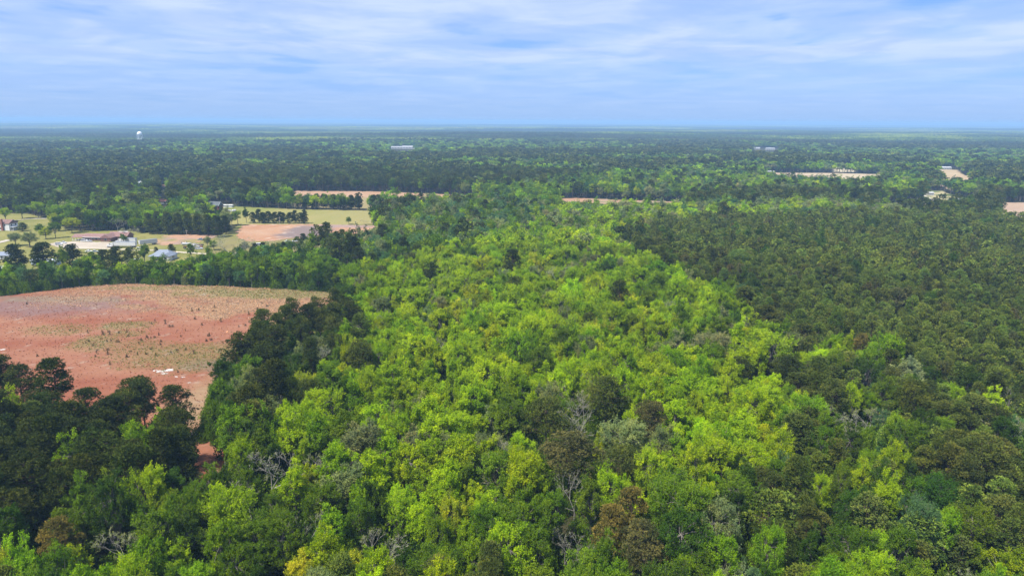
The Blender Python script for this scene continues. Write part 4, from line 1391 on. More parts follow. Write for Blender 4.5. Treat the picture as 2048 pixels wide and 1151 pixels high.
scatter_object('hedge_shrubs', F['bush'], np.stack([hx, hy, 0 * hx], 1), RNG.integers(0, 3, len(hx)), RNG.uniform(0, 6.28, len(hx)), np.stack([hs, hs, hs], 1), ht, 'tangled shrubs edging the fields')

# ------------------------------------------------------------------ building helpers
def poly_obj(name, faces_verts, m, parent):
    """faces_verts: list of (verts, faces) chunks joined into one mesh"""
    V, Fc, off = [], [], 0
    for v, f in faces_verts:
        V += [tuple(p) for p in v]
        Fc += [tuple(i + off for i in q) for q in f]
        off += len(v)
    me = bpy.data.meshes.new(name)
    me.from_pydata(V, [], Fc)
    me.materials.append(m)
    bm_ = bmesh.new(); bm_.from_mesh(me)
    bmesh.ops.recalc_face_normals(bm_, faces=bm_.faces)
    bm_.to_mesh(me); bm_.free()
    o = bpy.data.objects.new(name, me)
    return link(o, parent)


def bx(x0, y0, z0, x1, y1, z1):
    v = [(x0, y0, z0), (x1, y0, z0), (x1, y1, z0), (x0, y1, z0), (x0, y0, z1), (x1, y0, z1), (x1, y1, z1), (x0, y1, z1)]
    return v, [(0, 3, 2, 1), (4, 5, 6, 7), (0, 1, 5, 4), (1, 2, 6, 5), (2, 3, 7, 6), (3, 0, 4, 7)]


def gable(x0, y0, x1, y1, ze, zr, axis='x', ov=0.4, th=0.18, hip=0.0):
    x0, x1, y0, y1 = x0 - ov, x1 + ov, y0 - ov, y1 + ov
    if axis == 'x':
        ym = (y0 + y1) / 2
        v = [(x0, y0, ze), (x1, y0, ze), (x1, y1, ze), (x0, y1, ze), (x0 + hip, ym, zr), (x1 - hip, ym, zr)]
    else:
        xm = (x0 + x1) / 2
        v = [(x0, y1, ze), (x0, y0, ze), (x1, y0, ze), (x1, y1, ze), (xm, y1 - hip, zr), (xm, y0 + hip, zr)]
    low = [(a, b, c - th) for a, b, c in v[:4]]
    V = v + low
    if axis == 'x':
        f = [(0, 1, 5, 4), (3, 4, 5, 2), (0, 4, 3), (1, 2, 5), (0, 6, 7, 1), (1, 7, 8, 2), (2, 8, 9, 3), (3, 9, 6, 0), (6, 9, 8, 7)]
    else:
        f = [(0, 1, 5, 4), (3, 4, 5, 2), (0, 4, 3), (1, 2, 5), (0, 6, 7, 1), (1, 7, 8, 2), (2, 8, 9, 3), (3, 9, 6, 0), (6, 9, 8, 7)]
    return V, f


def tri_wall(x, y0, y1, z0, zr, axis='x', t=0.2):
    ym = (y0 + y1) / 2
    if axis == 'x':
        v = [(x, y0, z0), (x, y1, z0), (x, ym, zr), (x + t, y0, z0), (x + t, y1, z0), (x + t, ym, zr)]
    else:
        v = [(y0, x, z0), (y1, x, z0), (ym, x, zr), (y0, x + t, z0), (y1, x + t, z0), (ym, x + t, zr)]
    return v, [(0, 2, 1), (3, 4, 5), (0, 1, 4, 3), (1, 2, 5, 4), (2, 0, 3, 5)]


def lathe(prof, n=20):
    v, f = [], []
    for r, z in prof:
        for k in range(n):
            a = 2 * math.pi * k / n
            v.append((r * math.cos(a), r * math.sin(a), z))
    for i in range(len(prof) - 1):
        for k in range(n):
            f.append((i * n + k, i * n + (k + 1) % n, (i + 1) * n + (k + 1) % n, (i + 1) * n + k))
    f.append(tuple(range(n)))
    f.append(tuple((len(prof) - 1) * n + k for k in range(n)))
    return v, f


def bar(a, b, r, n=6):
    v, q = tubes(np.array([a]), np.array([b]), r, r, n)
    return [tuple(p) for p in v], [tuple(p) for p in q] + [tuple(range(n)), tuple(range(n, 2 * n))]


def wheel_mesh(r, w, n=14):
    v, f = [], []
    for s in (-1, 1):
        for rr in (r * 0.55, r * 0.93, r):
            for k in range(n):
                a = 2 * math.pi * k / n
                v.append((rr * math.cos(a), s * w / 2 * (1.0 if rr < r else 0.7), rr * math.sin(a)))
    def rg(i, j):
        for k in range(n):
            f.append((i * n + k, i * n + (k + 1) % n, j * n + (k + 1) % n, j * n + k))
    rg(0, 1); rg(1, 2); rg(2, 5); rg(5, 4); rg(4, 3); rg(3, 0)
    return v, f


BLACK = mat('tyre_rubber', (0.02, 0.02, 0.02), 0.9)
STEEL = mat('wheel_steel', (0.5, 0.5, 0.5), 0.4, metal=0.8)
GLASS = mat('dark_glass', (0.02, 0.025, 0.03), 0.08, spec=0.6)
WHITE = mat('white_paint', (0.56, 0.56, 0.55), 0.45, 0.12, 0.8)
LAMP = mat('lamp_lens', (0.8, 0.8, 0.75), 0.2)
RED = mat('tail_lens', (0.4, 0.02, 0.02), 0.3)
CHASS = mat('chassis_paint', (0.05, 0.05, 0.055), 0.6)
_wm = {}


def wheel(parent, x, y, r, w=0.25):
    key = (round(r, 2), round(w, 2))
    if key not in _wm:
        v, f = wheel_mesh(r, w)
        me = bpy.data.meshes.new('tyre'); me.from_pydata(v, [], f); me.materials.append(BLACK)
        v2, f2 = lathe([(r * 0.2, -w * .42), (r * 0.56, -w * .42), (r * 0.56, w * .42), (r * 0.2, w * .42)], 12)
        v2 = [(a, c, b) for a, b, c in v2]
        m2 = bpy.data.meshes.new('rim'); m2.from_pydata(v2, [], f2); m2.materials.append(STEEL)
        _wm[key] = (me, m2)
    e = bpy.data.objects.new('wheel', _wm[key][0]); e.location = (x, y, r); link(e, parent)
    rim = bpy.data.objects.new('rim', _wm[key][1]); link(rim, e)


def car(px, py, ang, color, label, body='sedan', group='cars and pickups in the yards', L=4.7, Wd=1.85, name='parked_car', cat='car'):
    wx, wy = G(px, py)
    t = empty(name, (wx, wy, 0.2), R_(ang), label=label, cat=cat, group=group)
    h = {'sedan': 1.45, 'suv': 1.8, 'pickup': 1.85, 'van': 2.1}[body]
    hl = L / 2
    z0, zb = 0.35, h * 0.58
    prof = {'sedan': [(-hl, z0), (hl, z0), (hl, zb * .8), (hl * .45, zb), (-hl * .7, zb), (-hl, zb * .92)],
            'suv': [(-hl, z0), (hl, z0), (hl, zb * .85), (hl * .5, zb), (-hl, zb)],
            'pickup': [(-hl, z0), (hl, z0), (hl, zb * .9), (hl * .45, zb), (-hl, zb)],
            'van': [(-hl, z0), (hl, z0), (hl, zb * .8), (hl * .7, zb), (-hl, zb)]}[body]
    cab = {'sedan': [(-hl * .62, zb), (hl * .42, zb), (hl * .12, h), (-hl * .38, h)],
           'suv': [(-hl * .98, zb), (hl * .46, zb), (hl * .18, h), (-hl * .85, h)],
           'pickup': [(-hl * .15, zb), (hl * .42, zb), (hl * .18, h), (-hl * .08, h)],
           'van': [(-hl * .99, zb), (hl * .68, zb), (hl * .4, h), (-hl * .95, h)]}[body]

    def ext(pr, w, inset=0.0):
        n = len(pr)
        v = [(x_, -w / 2, z_) for x_, z_ in pr] + [(x_, w / 2, z_) for x_, z_ in pr]
        f = [tuple(range(n)), tuple(range(n, 2 * n))] + [(k, (k + 1) % n, (k + 1) % n + n, k + n) for k in range(n)]
        return v, f
    pm = mat('car_paint_' + '_'.join(f'{int(c * 100)}' for c in color), color, 0.3, spec=0.5)
    bd = poly_obj('body', [ext(prof, Wd)], pm, t)
    roof_top = [(x_, h - 0.10) if z_ > zb else (x_, z_) for x_, z_ in cab]
    poly_obj('window', [ext(cab, Wd * 0.86)], GLASS, t)
    rx0, rx1 = cab[3][0], cab[2][0]
    poly_obj('roof', [bx(rx0 - .05, -Wd * .43, h - 0.03, rx1 + .05, Wd * .43, h + 0.05)] + [bar((cab[k][0], s * Wd * .435, zb), (cab[3 if k == 0 else 2][0], s * Wd * .42, h), 0.05, 4) for k in (0, 1) for s in (-1, 1)], pm, t)
    if body == 'pickup':
        poly_obj('truck_bed', [bx(-hl * .95, -Wd * .42, zb - .02, -hl * .2, Wd * .42, zb + .03)], CHASS, t)
    for s in (-1, 1):
        poly_obj('headlight', [bx(hl - .02, s * Wd * .36 - .16, zb * .62, hl + .03, s * Wd * .36 + .16, zb * .78)], LAMP, t)
        poly_obj('tail_light', [bx(-hl - .03, s * Wd * .38 - .12, zb * .65, -hl + .02, s * Wd * .38 + .12, zb * .9)], RED, t)
        for xx in (-hl * .6, hl * .62):
            wheel(t, xx, s * (Wd / 2 - .08), 0.34)
    return t


def window(parent, x, y, z, w, h, axis='y', sgn=-1, frame=None):
    """a framed window standing proud of a wall; axis = the wall's normal"""
    fm = frame or WHITE
    t = 0.09 * sgn
    if axis == 'y':
        a = bx(x - w / 2 - .1, min(y, y + t), z - .1, x + w / 2 + .1, max(y, y + t), z + h + .1)
        b = bx(x - w / 2, min(y + t, y + t * 1.5), z, x + w / 2, max(y + t, y + t * 1.5), z + h)
    else:
        a = bx(min(x, x + t), y - w / 2 - .1, z - .1, max(x, x + t), y + w / 2 + .1, z + h + .1)
        b = bx(min(x + t, x + t * 1.5), y - w / 2, z, max(x + t, x + t * 1.5), y + w / 2, z + h)
    f = poly_obj('window', [a], fm, parent)
    poly_obj('pane', [b], GLASS, f)


def house(name, px, py, ang, w, d, h, rh, wallm, roofm, label, axis='x', hip=0.0, front=(), side=(), chimney=None, wings=(), group=None, cat='house', ov=0.5):
    wx, wy = G(px, py)
    t = empty(name, (wx, wy, 0.1), R_(ang), label=label, cat=cat, group=group)
    ch = [bx(-w / 2, 0, 0, w / 2, d, h)]
    if not hip:
        if axis == 'x':
            ch += [tri_wall(-w / 2 + .02, 0.02, d - .02, h - .01, h + rh - .15, 'x', .2), tri_wall(w / 2 - .22, 0.02, d - .02, h - .01, h + rh - .15, 'x', .2)]
        else:
            ch += [tri_wall(.02, -w / 2 + .02, w / 2 - .02, h - .01, h + rh - .15, 'y', .2), tri_wall(d - .22, -w / 2 + .02, w / 2 - .02, h - .01, h + rh - .15, 'y', .2)]
    poly_obj('wall', ch, wallm, t)
    rf = poly_obj('roof', [gable(-w / 2, 0, w / 2, d, h + .05, h + rh, axis, ov, hip=hip)], roofm, t)
    if chimney:
        cx_, cyy, cw, cz = chimney
        poly_obj('chimney', [bx(cx_ - cw / 2, cyy - cw / 2, 0, cx_ + cw / 2, cyy + cw / 2, cz)], mat('chimney_brick', (0.30, 0.13, 0.09), .9, .3, 3), t)
    for (x_, z_, ww, hh_) in front:
        window(t, x_, 0, z_, ww, hh_, 'y', -1)
    for (y_, z_, ww, hh_) in side:
        window(t, w / 2, y_, z_, ww, hh_, 'x', 1)
    return t


BRICK = mat('brown_brick', (0.24, 0.13, 0.10), 0.9, 0.35, 2.0)
SHING = mat('brown_shingle', (0.23, 0.135, 0.115), 0.9, 0.25, 1.2)
SHINGG = mat('grey_shingle', (0.20, 0.23, 0.28), 0.85, 0.2, 1.2)
SHINGD = mat('dark_shingle', (0.10, 0.115, 0.12), 0.85, 0.25, 1.0)
WSIDE = mat('white_siding', (0.60, 0.60, 0.585), 0.6, 0.08, 0.7)
BSIDE = mat('bluish_siding', (0.42, 0.50, 0.58), 0.6, 0.1, 0.7)
CONC = mat('concrete_slab', (0.45, 0.43, 0.40), 0.9, 0.2, 0.8)
DOORM = mat('door_paint', (0.20, 0.07, 0.05), 0.5)
POST = mat('post_paint', (0.78, 0.77, 0.74), 0.5)
RUST = mat('rusty_metal', (0.22, 0.09, 0.045), 0.9, 0.5, 2.0)
REDW = mat('barn_red_wood', (0.20, 0.065, 0.055), 0.85, 0.3, 1.5)

# ranch house
rh_ = house('ranch_house', 188, 481.5, -3, 18, 9.5, 2.8, 2.2, BRICK, SHING, 'long low brown brick ranch house with brown shingle roof beside the gravel drive',
            front=((-.6, 1, 1.4, 1.2), (2.2, 1, 1.8, 1.2), (5.2, 1, 1.4, 1.2)), group=None)
poly_obj('door', [bx(-3.2, -.08, 0, -2.2, .03, 2.2)], DOORM, rh_)
# cross wing with the gable toward the camera, and the rear main wing
poly_obj('gable_wing', [bx(7.5, -3.2, 0, 15.5, 10.2, 2.85), tri_wall(-3.18, 7.52, 15.48, 2.84, 5.1, 'y', .2)], BRICK, rh_)
poly_obj('gable_roof', [gable(7.5, -3.2, 15.5, 11, 2.9, 5.5, 'y', .5)], SHING, rh_)
poly_obj('rear_wing', [bx(15.6, 4, 0, 24, 13, 2.9)], BRICK, rh_)
poly_obj('rear_roof', [gable(9, 4, 24, 13.4, 2.95, 6.0, 'x', .5)], SHING, rh_)
poly_obj('fascia', [bx(-9.6, -.62, 2.62, 7.0, -.55, 2.9)], POST, rh_)
window(rh_, 11.5, -3.2, 1, 1.8, 1.3)
window(rh_, 19, 4, 1, 1.5, 1.2)
window(rh_, 22, 4, 1, 1.2, 1.2)
poly_obj('carport_slab', [bx(-17, -1, 0, -9.2, 8.5, .08)], CONC, rh_)
poly_obj('carport_roof', [gable(-17, -.8, -9.1, 9, 2.75, 4.6, 'x', .35)], SHING, rh_)
for xx in (-16.6, -14.1, -11.6):
    poly_obj('carport_post', [bx(xx - .09, -.9, .05, xx + .09, -.72, 2.6)], POST, rh_)
car(169, 483, 12, (0.70, 0.70, 0.70), 'white suv parked nose-in at the ranch house carport', 'suv')
car(179, 483.5, 165, (0.45, 0.47, 0.50), 'silver sedan parked beside the white suv at the carport', 'sedan')
car(175, 481.5, 95, (0.04, 0.045, 0.05), 'black sedan under the ranch house carport roof', 'sedan')
car(118, 490, 20, (0.6, 0.62, 0.66), 'pale silver suv at the end of the gravel drive behind the black pines', 'suv')
car(127, 487, -15, (0.7, 0.7, 0.7), 'white pickup at the end of the gravel drive', 'pickup')

house('brick_outbuilding', 236, 480, -4, 10, 7, 2.7, 1.8, BRICK, SHING, 'small brown brick outbuilding between the ranch house and white truck', front=((-2, 1, 1, 1), (2.5, 1, 1, 1)))
sh = house('white_shed', 246, 471, 6, 6.5, 3.4, 2.5, .7, WSIDE, WSIDE, 'small white metal shed behind the brick outbuilding', front=((-1.6, 1.2, .7, .6),), cat='shed')
poly_obj('door', [bx(.8, -.08, 0, 2.2, .03, 2.0)], mat('shed_door', (.3, .32, .34), .6), sh)

# semi truck with trailer
def trailer_box(parent, x0, x1, h0=1.25, h1=4.05, w=2.6):
    poly_obj('cargo_box', [bx(x0, -w / 2, h0, x1, w / 2, h1)], WHITE, parent)
    poly_obj('rail', [bx(x0 + .05, -w / 2 - .03, h0 - .12, x1 - .05, w / 2 + .03, h0 + .1), bx(x0 + .02, -w / 2 - .03, h1 - .12, x1 - .02, w / 2 + .03, h1 + .04)], STEEL, parent)
    n = 14
    for k in range(n):
        xx = x0 + (x1 - x0) * (k + .5) / n
        poly_obj('seam', [bx(xx - .03, -w / 2 - .025, h0 + .12, xx + .03, -w / 2 + .01, h1 - .14)], mat('seam_metal', (.5, .5, .5), .5), parent)
    poly_obj('rear_door', [bx(x1 - .01, -w / 2 + .1, h0 + .1, x1 + .04, -.03, h1 - .12), bx(x1 - .01, .03, h0 + .1, x1 + .04, w / 2 - .1, h1 - .12)], mat('rear_door_paint', (.62, .62, .62), .5), parent)


def semi(px, py, ang, label, Lb, tractor=True, name='semi_truck', cat='truck'):
    wx, wy = G(px, py)
    t = empty(name, (wx, wy, 0.22), R_(ang), label=label, cat=cat)
    trailer_box(t, -Lb / 2, Lb / 2)
    for s in (-1, 1):
        for xx in (Lb / 2 - 1.6, Lb / 2 - 2.9):
            wheel(t, xx, s * 1.05, .5, .5)
        poly_obj('landing_leg', [bx(-Lb / 2 + 2.6, s * .8 - .08, .1, -Lb / 2 + 2.8, s * .8 + .08, 1.3)], CHASS, t)
    poly_obj('underframe', [bx(Lb / 2 - 4, -.9, .8, Lb / 2 - .4, .9, 1.2)], CHASS, t)
    if tractor:
        x0 = -Lb / 2 - .6
        poly_obj('tractor_frame', [bx(x0 - 4.6, -.5, .6, x0 + 3.4, .5, .95)], CHASS, t)
        poly_obj('sleeper', [([(x0 - 2.0, -1.2, 1), (x0, -1.2, 1), (x0, 1.2, 1), (x0 - 2.0, 1.2, 1), (x0 - 1.9, -1.1, 3.4), (x0, -1.15, 3.95), (x0, 1.15, 3.95), (x0 - 1.9, 1.1, 3.4)],
                               [(0, 3, 2, 1), (4, 5, 6, 7), (0, 1, 5, 4), (1, 2, 6, 5), (2, 3, 7, 6), (3, 0, 4, 7)])], WHITE, t)
        poly_obj('cab', [([(x0 - 3.4, -1.15, 1), (x0 - 2.0, -1.15, 1), (x0 - 2.0, 1.15, 1), (x0 - 3.4, 1.15, 1), (x0 - 2.9, -1.05, 2.95), (x0 - 2.0, -1.1, 3.1), (x0 - 2.0, 1.1, 3.1), (x0 - 2.9, 1.05, 2.95)],
                           [(0, 3, 2, 1), (4, 5, 6, 7), (0, 1, 5, 4), (1, 2, 6, 5), (2, 3, 7, 6), (3, 0, 4, 7)])], WHITE, t)
        poly_obj('hood', [([(x0 - 5.0, -.85, .7), (x0 - 3.4, -1.1, .7), (x0 - 3.4, 1.1, .7), (x0 - 5.0, .85, .7), (x0 - 4.9, -.75, 1.75), (x0 - 3.35, -.95, 2.05), (x0 - 3.35, .95, 2.05), (x0 - 4.9, .75, 1.75)],
                            [(0, 3, 2, 1), (4, 5, 6, 7), (0, 1, 5, 4), (1, 2, 6, 5), (2, 3, 7, 6), (3, 0, 4, 7)])], WHITE, t)
        poly_obj('windshield', [([(x0 - 3.28, -.95, 2.1), (x0 - 3.28, .95, 2.1), (x0 - 3.02, .9, 2.85), (x0 - 3.02, -.9, 2.85)], [(0, 1, 2, 3)])], GLASS, t)
        for s in (-1, 1):
            poly_obj('window', [bx(x0 - 2.8, s * 1.13 - .03, 2.0, x0 - 2.15, s * 1.13 + .03, 2.75)], GLASS, t)
            poly_obj('fuel_tank', [bar((x0 - 2.6, s * 1.05, .75), (x0 - 1.0, s * 1.05, .75), .33, 10)], STEEL, t)
            poly_obj('headlight', [bx(x0 - 5.05, s * .65 - .15, 1.0, x0 - 4.95, s * .65 + .15, 1.25)], LAMP, t)
            wheel(t, x0 - 4.1, s * 1.0, .5, .35)
            for xx in (x0 + 1.3, x0 + 2.6):
                wheel(t, xx, s * 1.0, .5, .5)
        poly_obj('grille', [bx(x0 - 5.06, -.45, .9, x0 - 4.96, .45, 1.65)], STEEL, t)
    return t


semi(251.5, 494.5, 0, 'white semi truck with long white trailer parked beside the gravel lane', 15.8)
semi(260, 486.5, -3, 'white box trailer and cab parked directly behind the long semi truck', 10.5)
semi(297, 490, 47, 'white cargo trailer without a tractor standing askew by the dirt patch', 12.6, False, 'cargo_trailer', 'trailer')
car(281, 496.5, 178, (0.78, 0.78, 0.76), 'white sedan parked on grass in front of the askew cargo trailer', 'sedan', L=5.0)
car(288, 495.5, 10, (0.7, 0.7, 0.68), 'white hatchback parked beside the white sedan by the lane', 'suv', L=4.0)
car(398, 498.5, 8, (0.55, 0.57, 0.60), 'silver pickup at the junk pile on the yard grass', 'pickup', L=5.6)
car(381.5, 495, 85, (0.03, 0.045, 0.045), 'dark green car between the rusty tractor and junk pile', 'sedan')
car(401, 480, 160, (0.20, 0.24, 0.30), 'dark blue car under the shrubs by the dirt patch', 'sedan')
car(178, 504, 0, (0.72, 0.72, 0.72), 'white sedan on grass below the gravel drive', 'sedan')
car(190, 504.5, 20, (0.40, 0.46, 0.5), 'grey sedan behind the dark pine below the gravel drive', 'sedan')
car(519, 492, 15, (0.72, 0.74, 0.76), 'white camper van by the corner of the peach field', 'van', L=6.2, Wd=2.2)
car(512, 495.5, 5, (0.6, 0.63, 0.66), 'pale pickup just below the white camper van', 'pickup')
car(590, 483.5, 5, (0.6, 0.6, 0.62), 'grey sedan on rough grass near the peach field', 'sedan')
car(575, 484, 40, (0.75, 0.72, 0.66), 'cream sedan on rough grass near the peach field', 'sedan')

# white boat on its trailer, rusty tractor and junk pile
bw = empty('boat', (*G(373, 490), .2), R_(-5), label='white open motorboat on the ground above the rusty tractor', cat='boat')
hull = [(-3.4, -1.1, .5), (2.0, -1.1, .5), (3.9, 0, .75), (2.0, 1.1, .5), (-3.4, 1.1, .5), (-3.4, -1.25, 1.45), (2.2, -1.25, 1.45), (4.3, 0, 1.75), (2.2, 1.25, 1.45), (-3.4, 1.25, 1.45)]
poly_obj('hull', [(hull, [(0, 1, 2, 3, 4), (0, 5, 6, 1), (1, 6, 7, 2), (2, 7, 8, 3), (3, 8, 9, 4), (4, 9, 5, 0), (5, 9, 8, 7, 6)])], WHITE, bw)
poly_obj('console', [bx(-.6, -.5, 1.45, .4, .5, 2.1)], WHITE, bw)
poly_obj('windscreen', [bx(.38, -.5, 2.1, .44, .5, 2.45)], GLASS, bw)
poly_obj('outboard_motor', [bx(-3.9, -.25, .8, -3.4, .25, 2.0)], CHASS, bw)
poly_obj('cradle', [bx(-2.6, -1.1, 0, -2.3, 1.1, .55), bx(1.3, -1.0, 0, 1.6, 1.0, .55)], RUST, bw)
tr = empty('tractor', (*G(371.5, 497), .2), R_(30), label='old rusty tractor standing on the yard grass', cat='tractor')
poly_obj('hood', [bx(.2, -.4, .9, 2.4, .4, 1.7)], RUST, tr)
poly_obj('body', [bx(-1.4, -.55, .6, .4, .55, 1.3)], RUST, tr)
poly_obj('seat', [bx(-1.1, -.3, 1.3, -.6, .3, 1.45), bx(-1.2, -.3, 1.3, -1.1, .3, 1.9)], CHASS, tr)
poly_obj('steering_column', [bar((0, 0, 1.4), (-.35, 0, 2.0), .05)], CHASS, tr)
poly_obj('exhaust', [bar((1.2, .2, 1.7), (1.2, .2, 2.6), .06)], CHASS, tr)
poly_obj('fender', [bx(-1.6, -1.2, 1.5, 0, -.6, 1.6), bx(-1.6, .6, 1.5, 0, 1.2, 1.6)], RUST, tr)
for s in (-1, 1):
    wheel(tr, -.8, s * .95, .78, .4)
    wheel(tr, 1.9, s * .75, .42, .22)
pl = empty('plow', (*G(370, 488.5), .2), R_(-10), label='rusty plough lying at the dirt patch beyond the tractor', cat='plough')
poly_obj('beam', [bx(-2.2, -.1, .6, 2.2, .1, .85), bx(-.1, -1, .6, .1, 1, .8)], RUST, pl)
for k in range(5):
    poly_obj('share', [([(-1.8 + k * .9, -.1, .6), (-1.5 + k * .9, -.1, .6), (-1.2 + k * .9, -.6, 0), (-1.5 + k * .9, -.8, 0), (-1.8 + k * .9, .1, .6)], [(0, 1, 2, 3), (0, 3, 4), (1, 4, 2), (2, 4, 3)])], RUST, pl)
JM = [mat('junk_grey', (.25, .25, .26), .7, .4, 2), RUST, mat('junk_pale', (.55, .55, .55), .6, .3, 2), mat('junk_wood', (.24, .19, .14), .9, .3, 2), mat('junk_dark', (.06, .06, .07), .8)]
rj = random.Random(4)
jw = ['grey scrap sheet', 'rusty scrap drum frame', 'pale appliance carcass', 'weathered timber crate', 'dark scrap box']
jp = []
for k in range(16):
    jx, jy = G(393 + rj.uniform(-9, 12), 493 + rj.uniform(-4, 3.5))
    mi = k % 5
    n_ = ORD[k // 5]
    e = empty('scrap_piece', (jx, jy, .15), rj.uniform(0, 6), label=f'{jw[mi]} in the junk pile, {n_} from its silver pickup', cat='scrap', group='scrap pieces in the junk pile')
    a_, b_, c_ = rj.uniform(.6, 1.6), rj.uniform(.4, 1.0), rj.uniform(.3, 1.2)
    poly_obj('casing', [([(-a_, -b_, 0), (a_, -b_ * .8, 0), (a_ * .9, b_, 0), (-a_, b_, 0), (-a_ * .8, -b_, c_), (a_, -b_ * .7, c_ * .8), (a_ * .8, b_ * .9, c_), (-a_, b_ * .8, c_ * 1.1)],
                         [(0, 3, 2, 1), (4, 5, 6, 7), (0, 1, 5, 4), (1, 2, 6, 5), (2, 3, 7, 6), (3, 0, 4, 7)])], JM[mi], e)
    poly_obj('bracket', [bar((-a_, 0, c_), (a_ * .6, .1, c_ + .5), .05, 4)], JM[1 if mi != 1 else 0], e)

# grey-roofed house below the lane
gh = house('grey_roofed_house', 322, 520, -4, 13, 9, 3.0, 3.4, WSIDE, SHINGG, 'house with blue-grey hipped roof and white walls behind the belt trees', hip=4.0,
           front=((-4.6, 1, 1.3, 1.4), (-2, 1, 1.3, 1.4)), side=((3, 1, 1.2, 1.3),))
poly_obj('gable_wing', [bx(2.6, -3, 0, 7.6, 1, 3.0), tri_wall(-2.98, 2.62, 7.58, 2.99, 4.7, 'y', .2)], WSIDE, gh)
poly_obj('gable_roof', [gable(2.6, -3, 7.6, 5, 3.05, 5.0, 'y', .4)], SHINGG, gh)
window(gh, 5.1, -3, 1, 1.6, 1.4)
for xx in (-6.9, -3.6, .2):
    poly_obj('porch_post', [bx(xx - .09, -2.2, 0, xx + .09, -2.02, 2.7)], POST, gh)
poly_obj('porch_roof', [([(-7.4, -2.6, 2.7), (2.4, -2.6, 2.7), (2.4, .3, 3.3), (-7.4, .3, 3.3), (-7.4, -2.6, 2.85), (2.4, -2.6, 2.85), (2.4, .3, 3.45), (-7.4, .3, 3.45)],
                          [(0, 3, 2, 1), (4, 5, 6, 7), (0, 1, 5, 4), (1, 2, 6, 5), (2, 3, 7, 6), (3, 0, 4, 7)])], SHINGG, gh)
# white farmhouse, two storeys
fh = house('white_farmhouse', 4, 461, -8, 15, 9, 6.0, 3.0, WSIDE, mat('red_shingle', (.20, .12, .10), .9, .25, 1.2), 'white two-storey farmhouse with red-brown roof and brick chimney', axis='x',
           front=((-4, 1, 1.1, 1.4), (-1, 1, 1.1, 1.4), (-4, 4, 1.1, 1.3), (3.5, 4, 1.1, 1.3)), side=((2.5, 1, 1.1, 1.5), (6.5, 1, 1.1, 1.5), (2.5, 4, 1.1, 1.4), (6.5, 4, 1.1, 1.4)), chimney=(1.5, -.6, 1.5, 9.8))
poly_obj('porch_roof', [bx(7.5, .4, 2.9, 10.6, 8.6, 3.1)], WSIDE, fh)
for yy in (.6, 3.2, 5.8, 8.4):
    poly_obj('porch_post', [bx(10.3, yy - .09, 0, 10.48, yy + .09, 2.9)], POST, fh)
poly_obj('porch_floor', [bx(7.5, .4, 0, 10.6, 8.6, .3)], CONC, fh)
car(-6, 465, 90, (.05, .055, .06), 'dark car on the apron before the white farmhouse', 'suv')
# homes behind the yard pines
house('grey_roofed_cottage', -2, 519, 5, 13, 8, 2.7, 2.0, WSIDE, SHINGG, 'low cottage with grey roof cut by the frame edge behind a black pine', front=((2, 1, 1.2, 1.2), (4.6, 1, 1.2, 1.2)))
house('mobile_home', 88, 530, -3, 17, 4.4, 2.9, .9, BSIDE, mat('pale_metal_roof', (.55, .60, .66), .4, .1, 1), 'pale blue mobile home hidden behind the widest black pine', front=((-5, 1, 1.2, 1.1), (0, 1, 1.2, 1.1), (5, 1, 1.2, 1.1)))
house('garden_shed', 12, 545, 10, 7, 5, 2.6, 1.0, WSIDE, WSIDE, 'white shed at the belt corner below the black pine', front=((0, 1, 1, 1),), cat='shed')
house('little_shed', 272, 527, 8, 4, 3, 2.2, .8, WSIDE, WSIDE, 'little white shed between the dark pines and grey-roofed house', front=((0, 1, .8, .8),), cat='shed')
# barn and long shed by the far lawn
bn = house('barn', 427, 420, -12, 12, 8, 4.6, 4.0, REDW, SHINGD, 'dark-roofed barn with red-brown gable wall at the far lawn', side=((4.0, 5.2, 1.0, 1.4),))
poly_obj('door', [bx(5.98, 2.3, 0, 6.06, 5.7, 3.2)], mat('barn_door', (.10, .04, .035), .9), bn)
poly_obj('bargeboard', [([(6.52, -.5, 4.65), (6.52, 4, 8.62), (6.52, 8.5, 4.65), (6.6, -.5, 4.65), (6.6, 4, 8.62), (6.6, 8.5, 4.65), (6.52, -.5, 4.35), (6.52, 4, 8.3), (6.52, 8.5, 4.35), (6.6, -.5, 4.35), (6.6, 4, 8.3), (6.6, 8.5, 4.35)],
                          [(0, 1, 7, 6), (1, 2, 8, 7), (3, 9, 10, 4), (4, 10, 11, 5), (0, 3, 4, 1), (1, 4, 5, 2), (6, 7, 10, 9), (7, 8, 11, 10)])], POST, bn)
ls = house('long_white_shed', 453, 415, -2, 12.5, 4, 2.6, .5, WSIDE, WSIDE, 'long low white shed beside the barn', front=((-3, 1.1, 1, .7),), cat='shed')
poly_obj('door', [bx(1, -.08, 0, 2.4, .03, 2.0)], mat('shed_door', (.3, .32, .34), .6), ls)
for j, (px, py, lb) in enumerate(((455.5, 423.5, 'white wrapped round bale closest to the barn'), (459.5, 423.8, 'second white wrapped round bale from the barn'), (466, 423.6, 'third white wrapped round bale from the barn'), (470, 423.2, 'white wrapped round bale furthest from the barn'))):
    v, f = lathe([(.75, -1.2), (1.08, -1.05), (1.15, 0), (1.08, 1.05), (.75, 1.2)], 16)
    v = [(c, a, b + 1.15) for a, b, c in v]
    e = empty('round_bale', (*G(px, py), .15), R_(20 * j), label=lb, cat='bale', group='white wrapped bales on the far lawn')
    poly_obj('wrapped_roll', [(v, f)], WHITE, e)
    poly_obj('twine', [lathe([(1.158, .4), (1.158, .46), (1.162, .46), (1.162, .4)], 16)], CHASS, e).matrix_local = Matrix.Translation((0, 0, 1.15)) @ Matrix.Rotation(math.pi / 2, 4, 'Y')
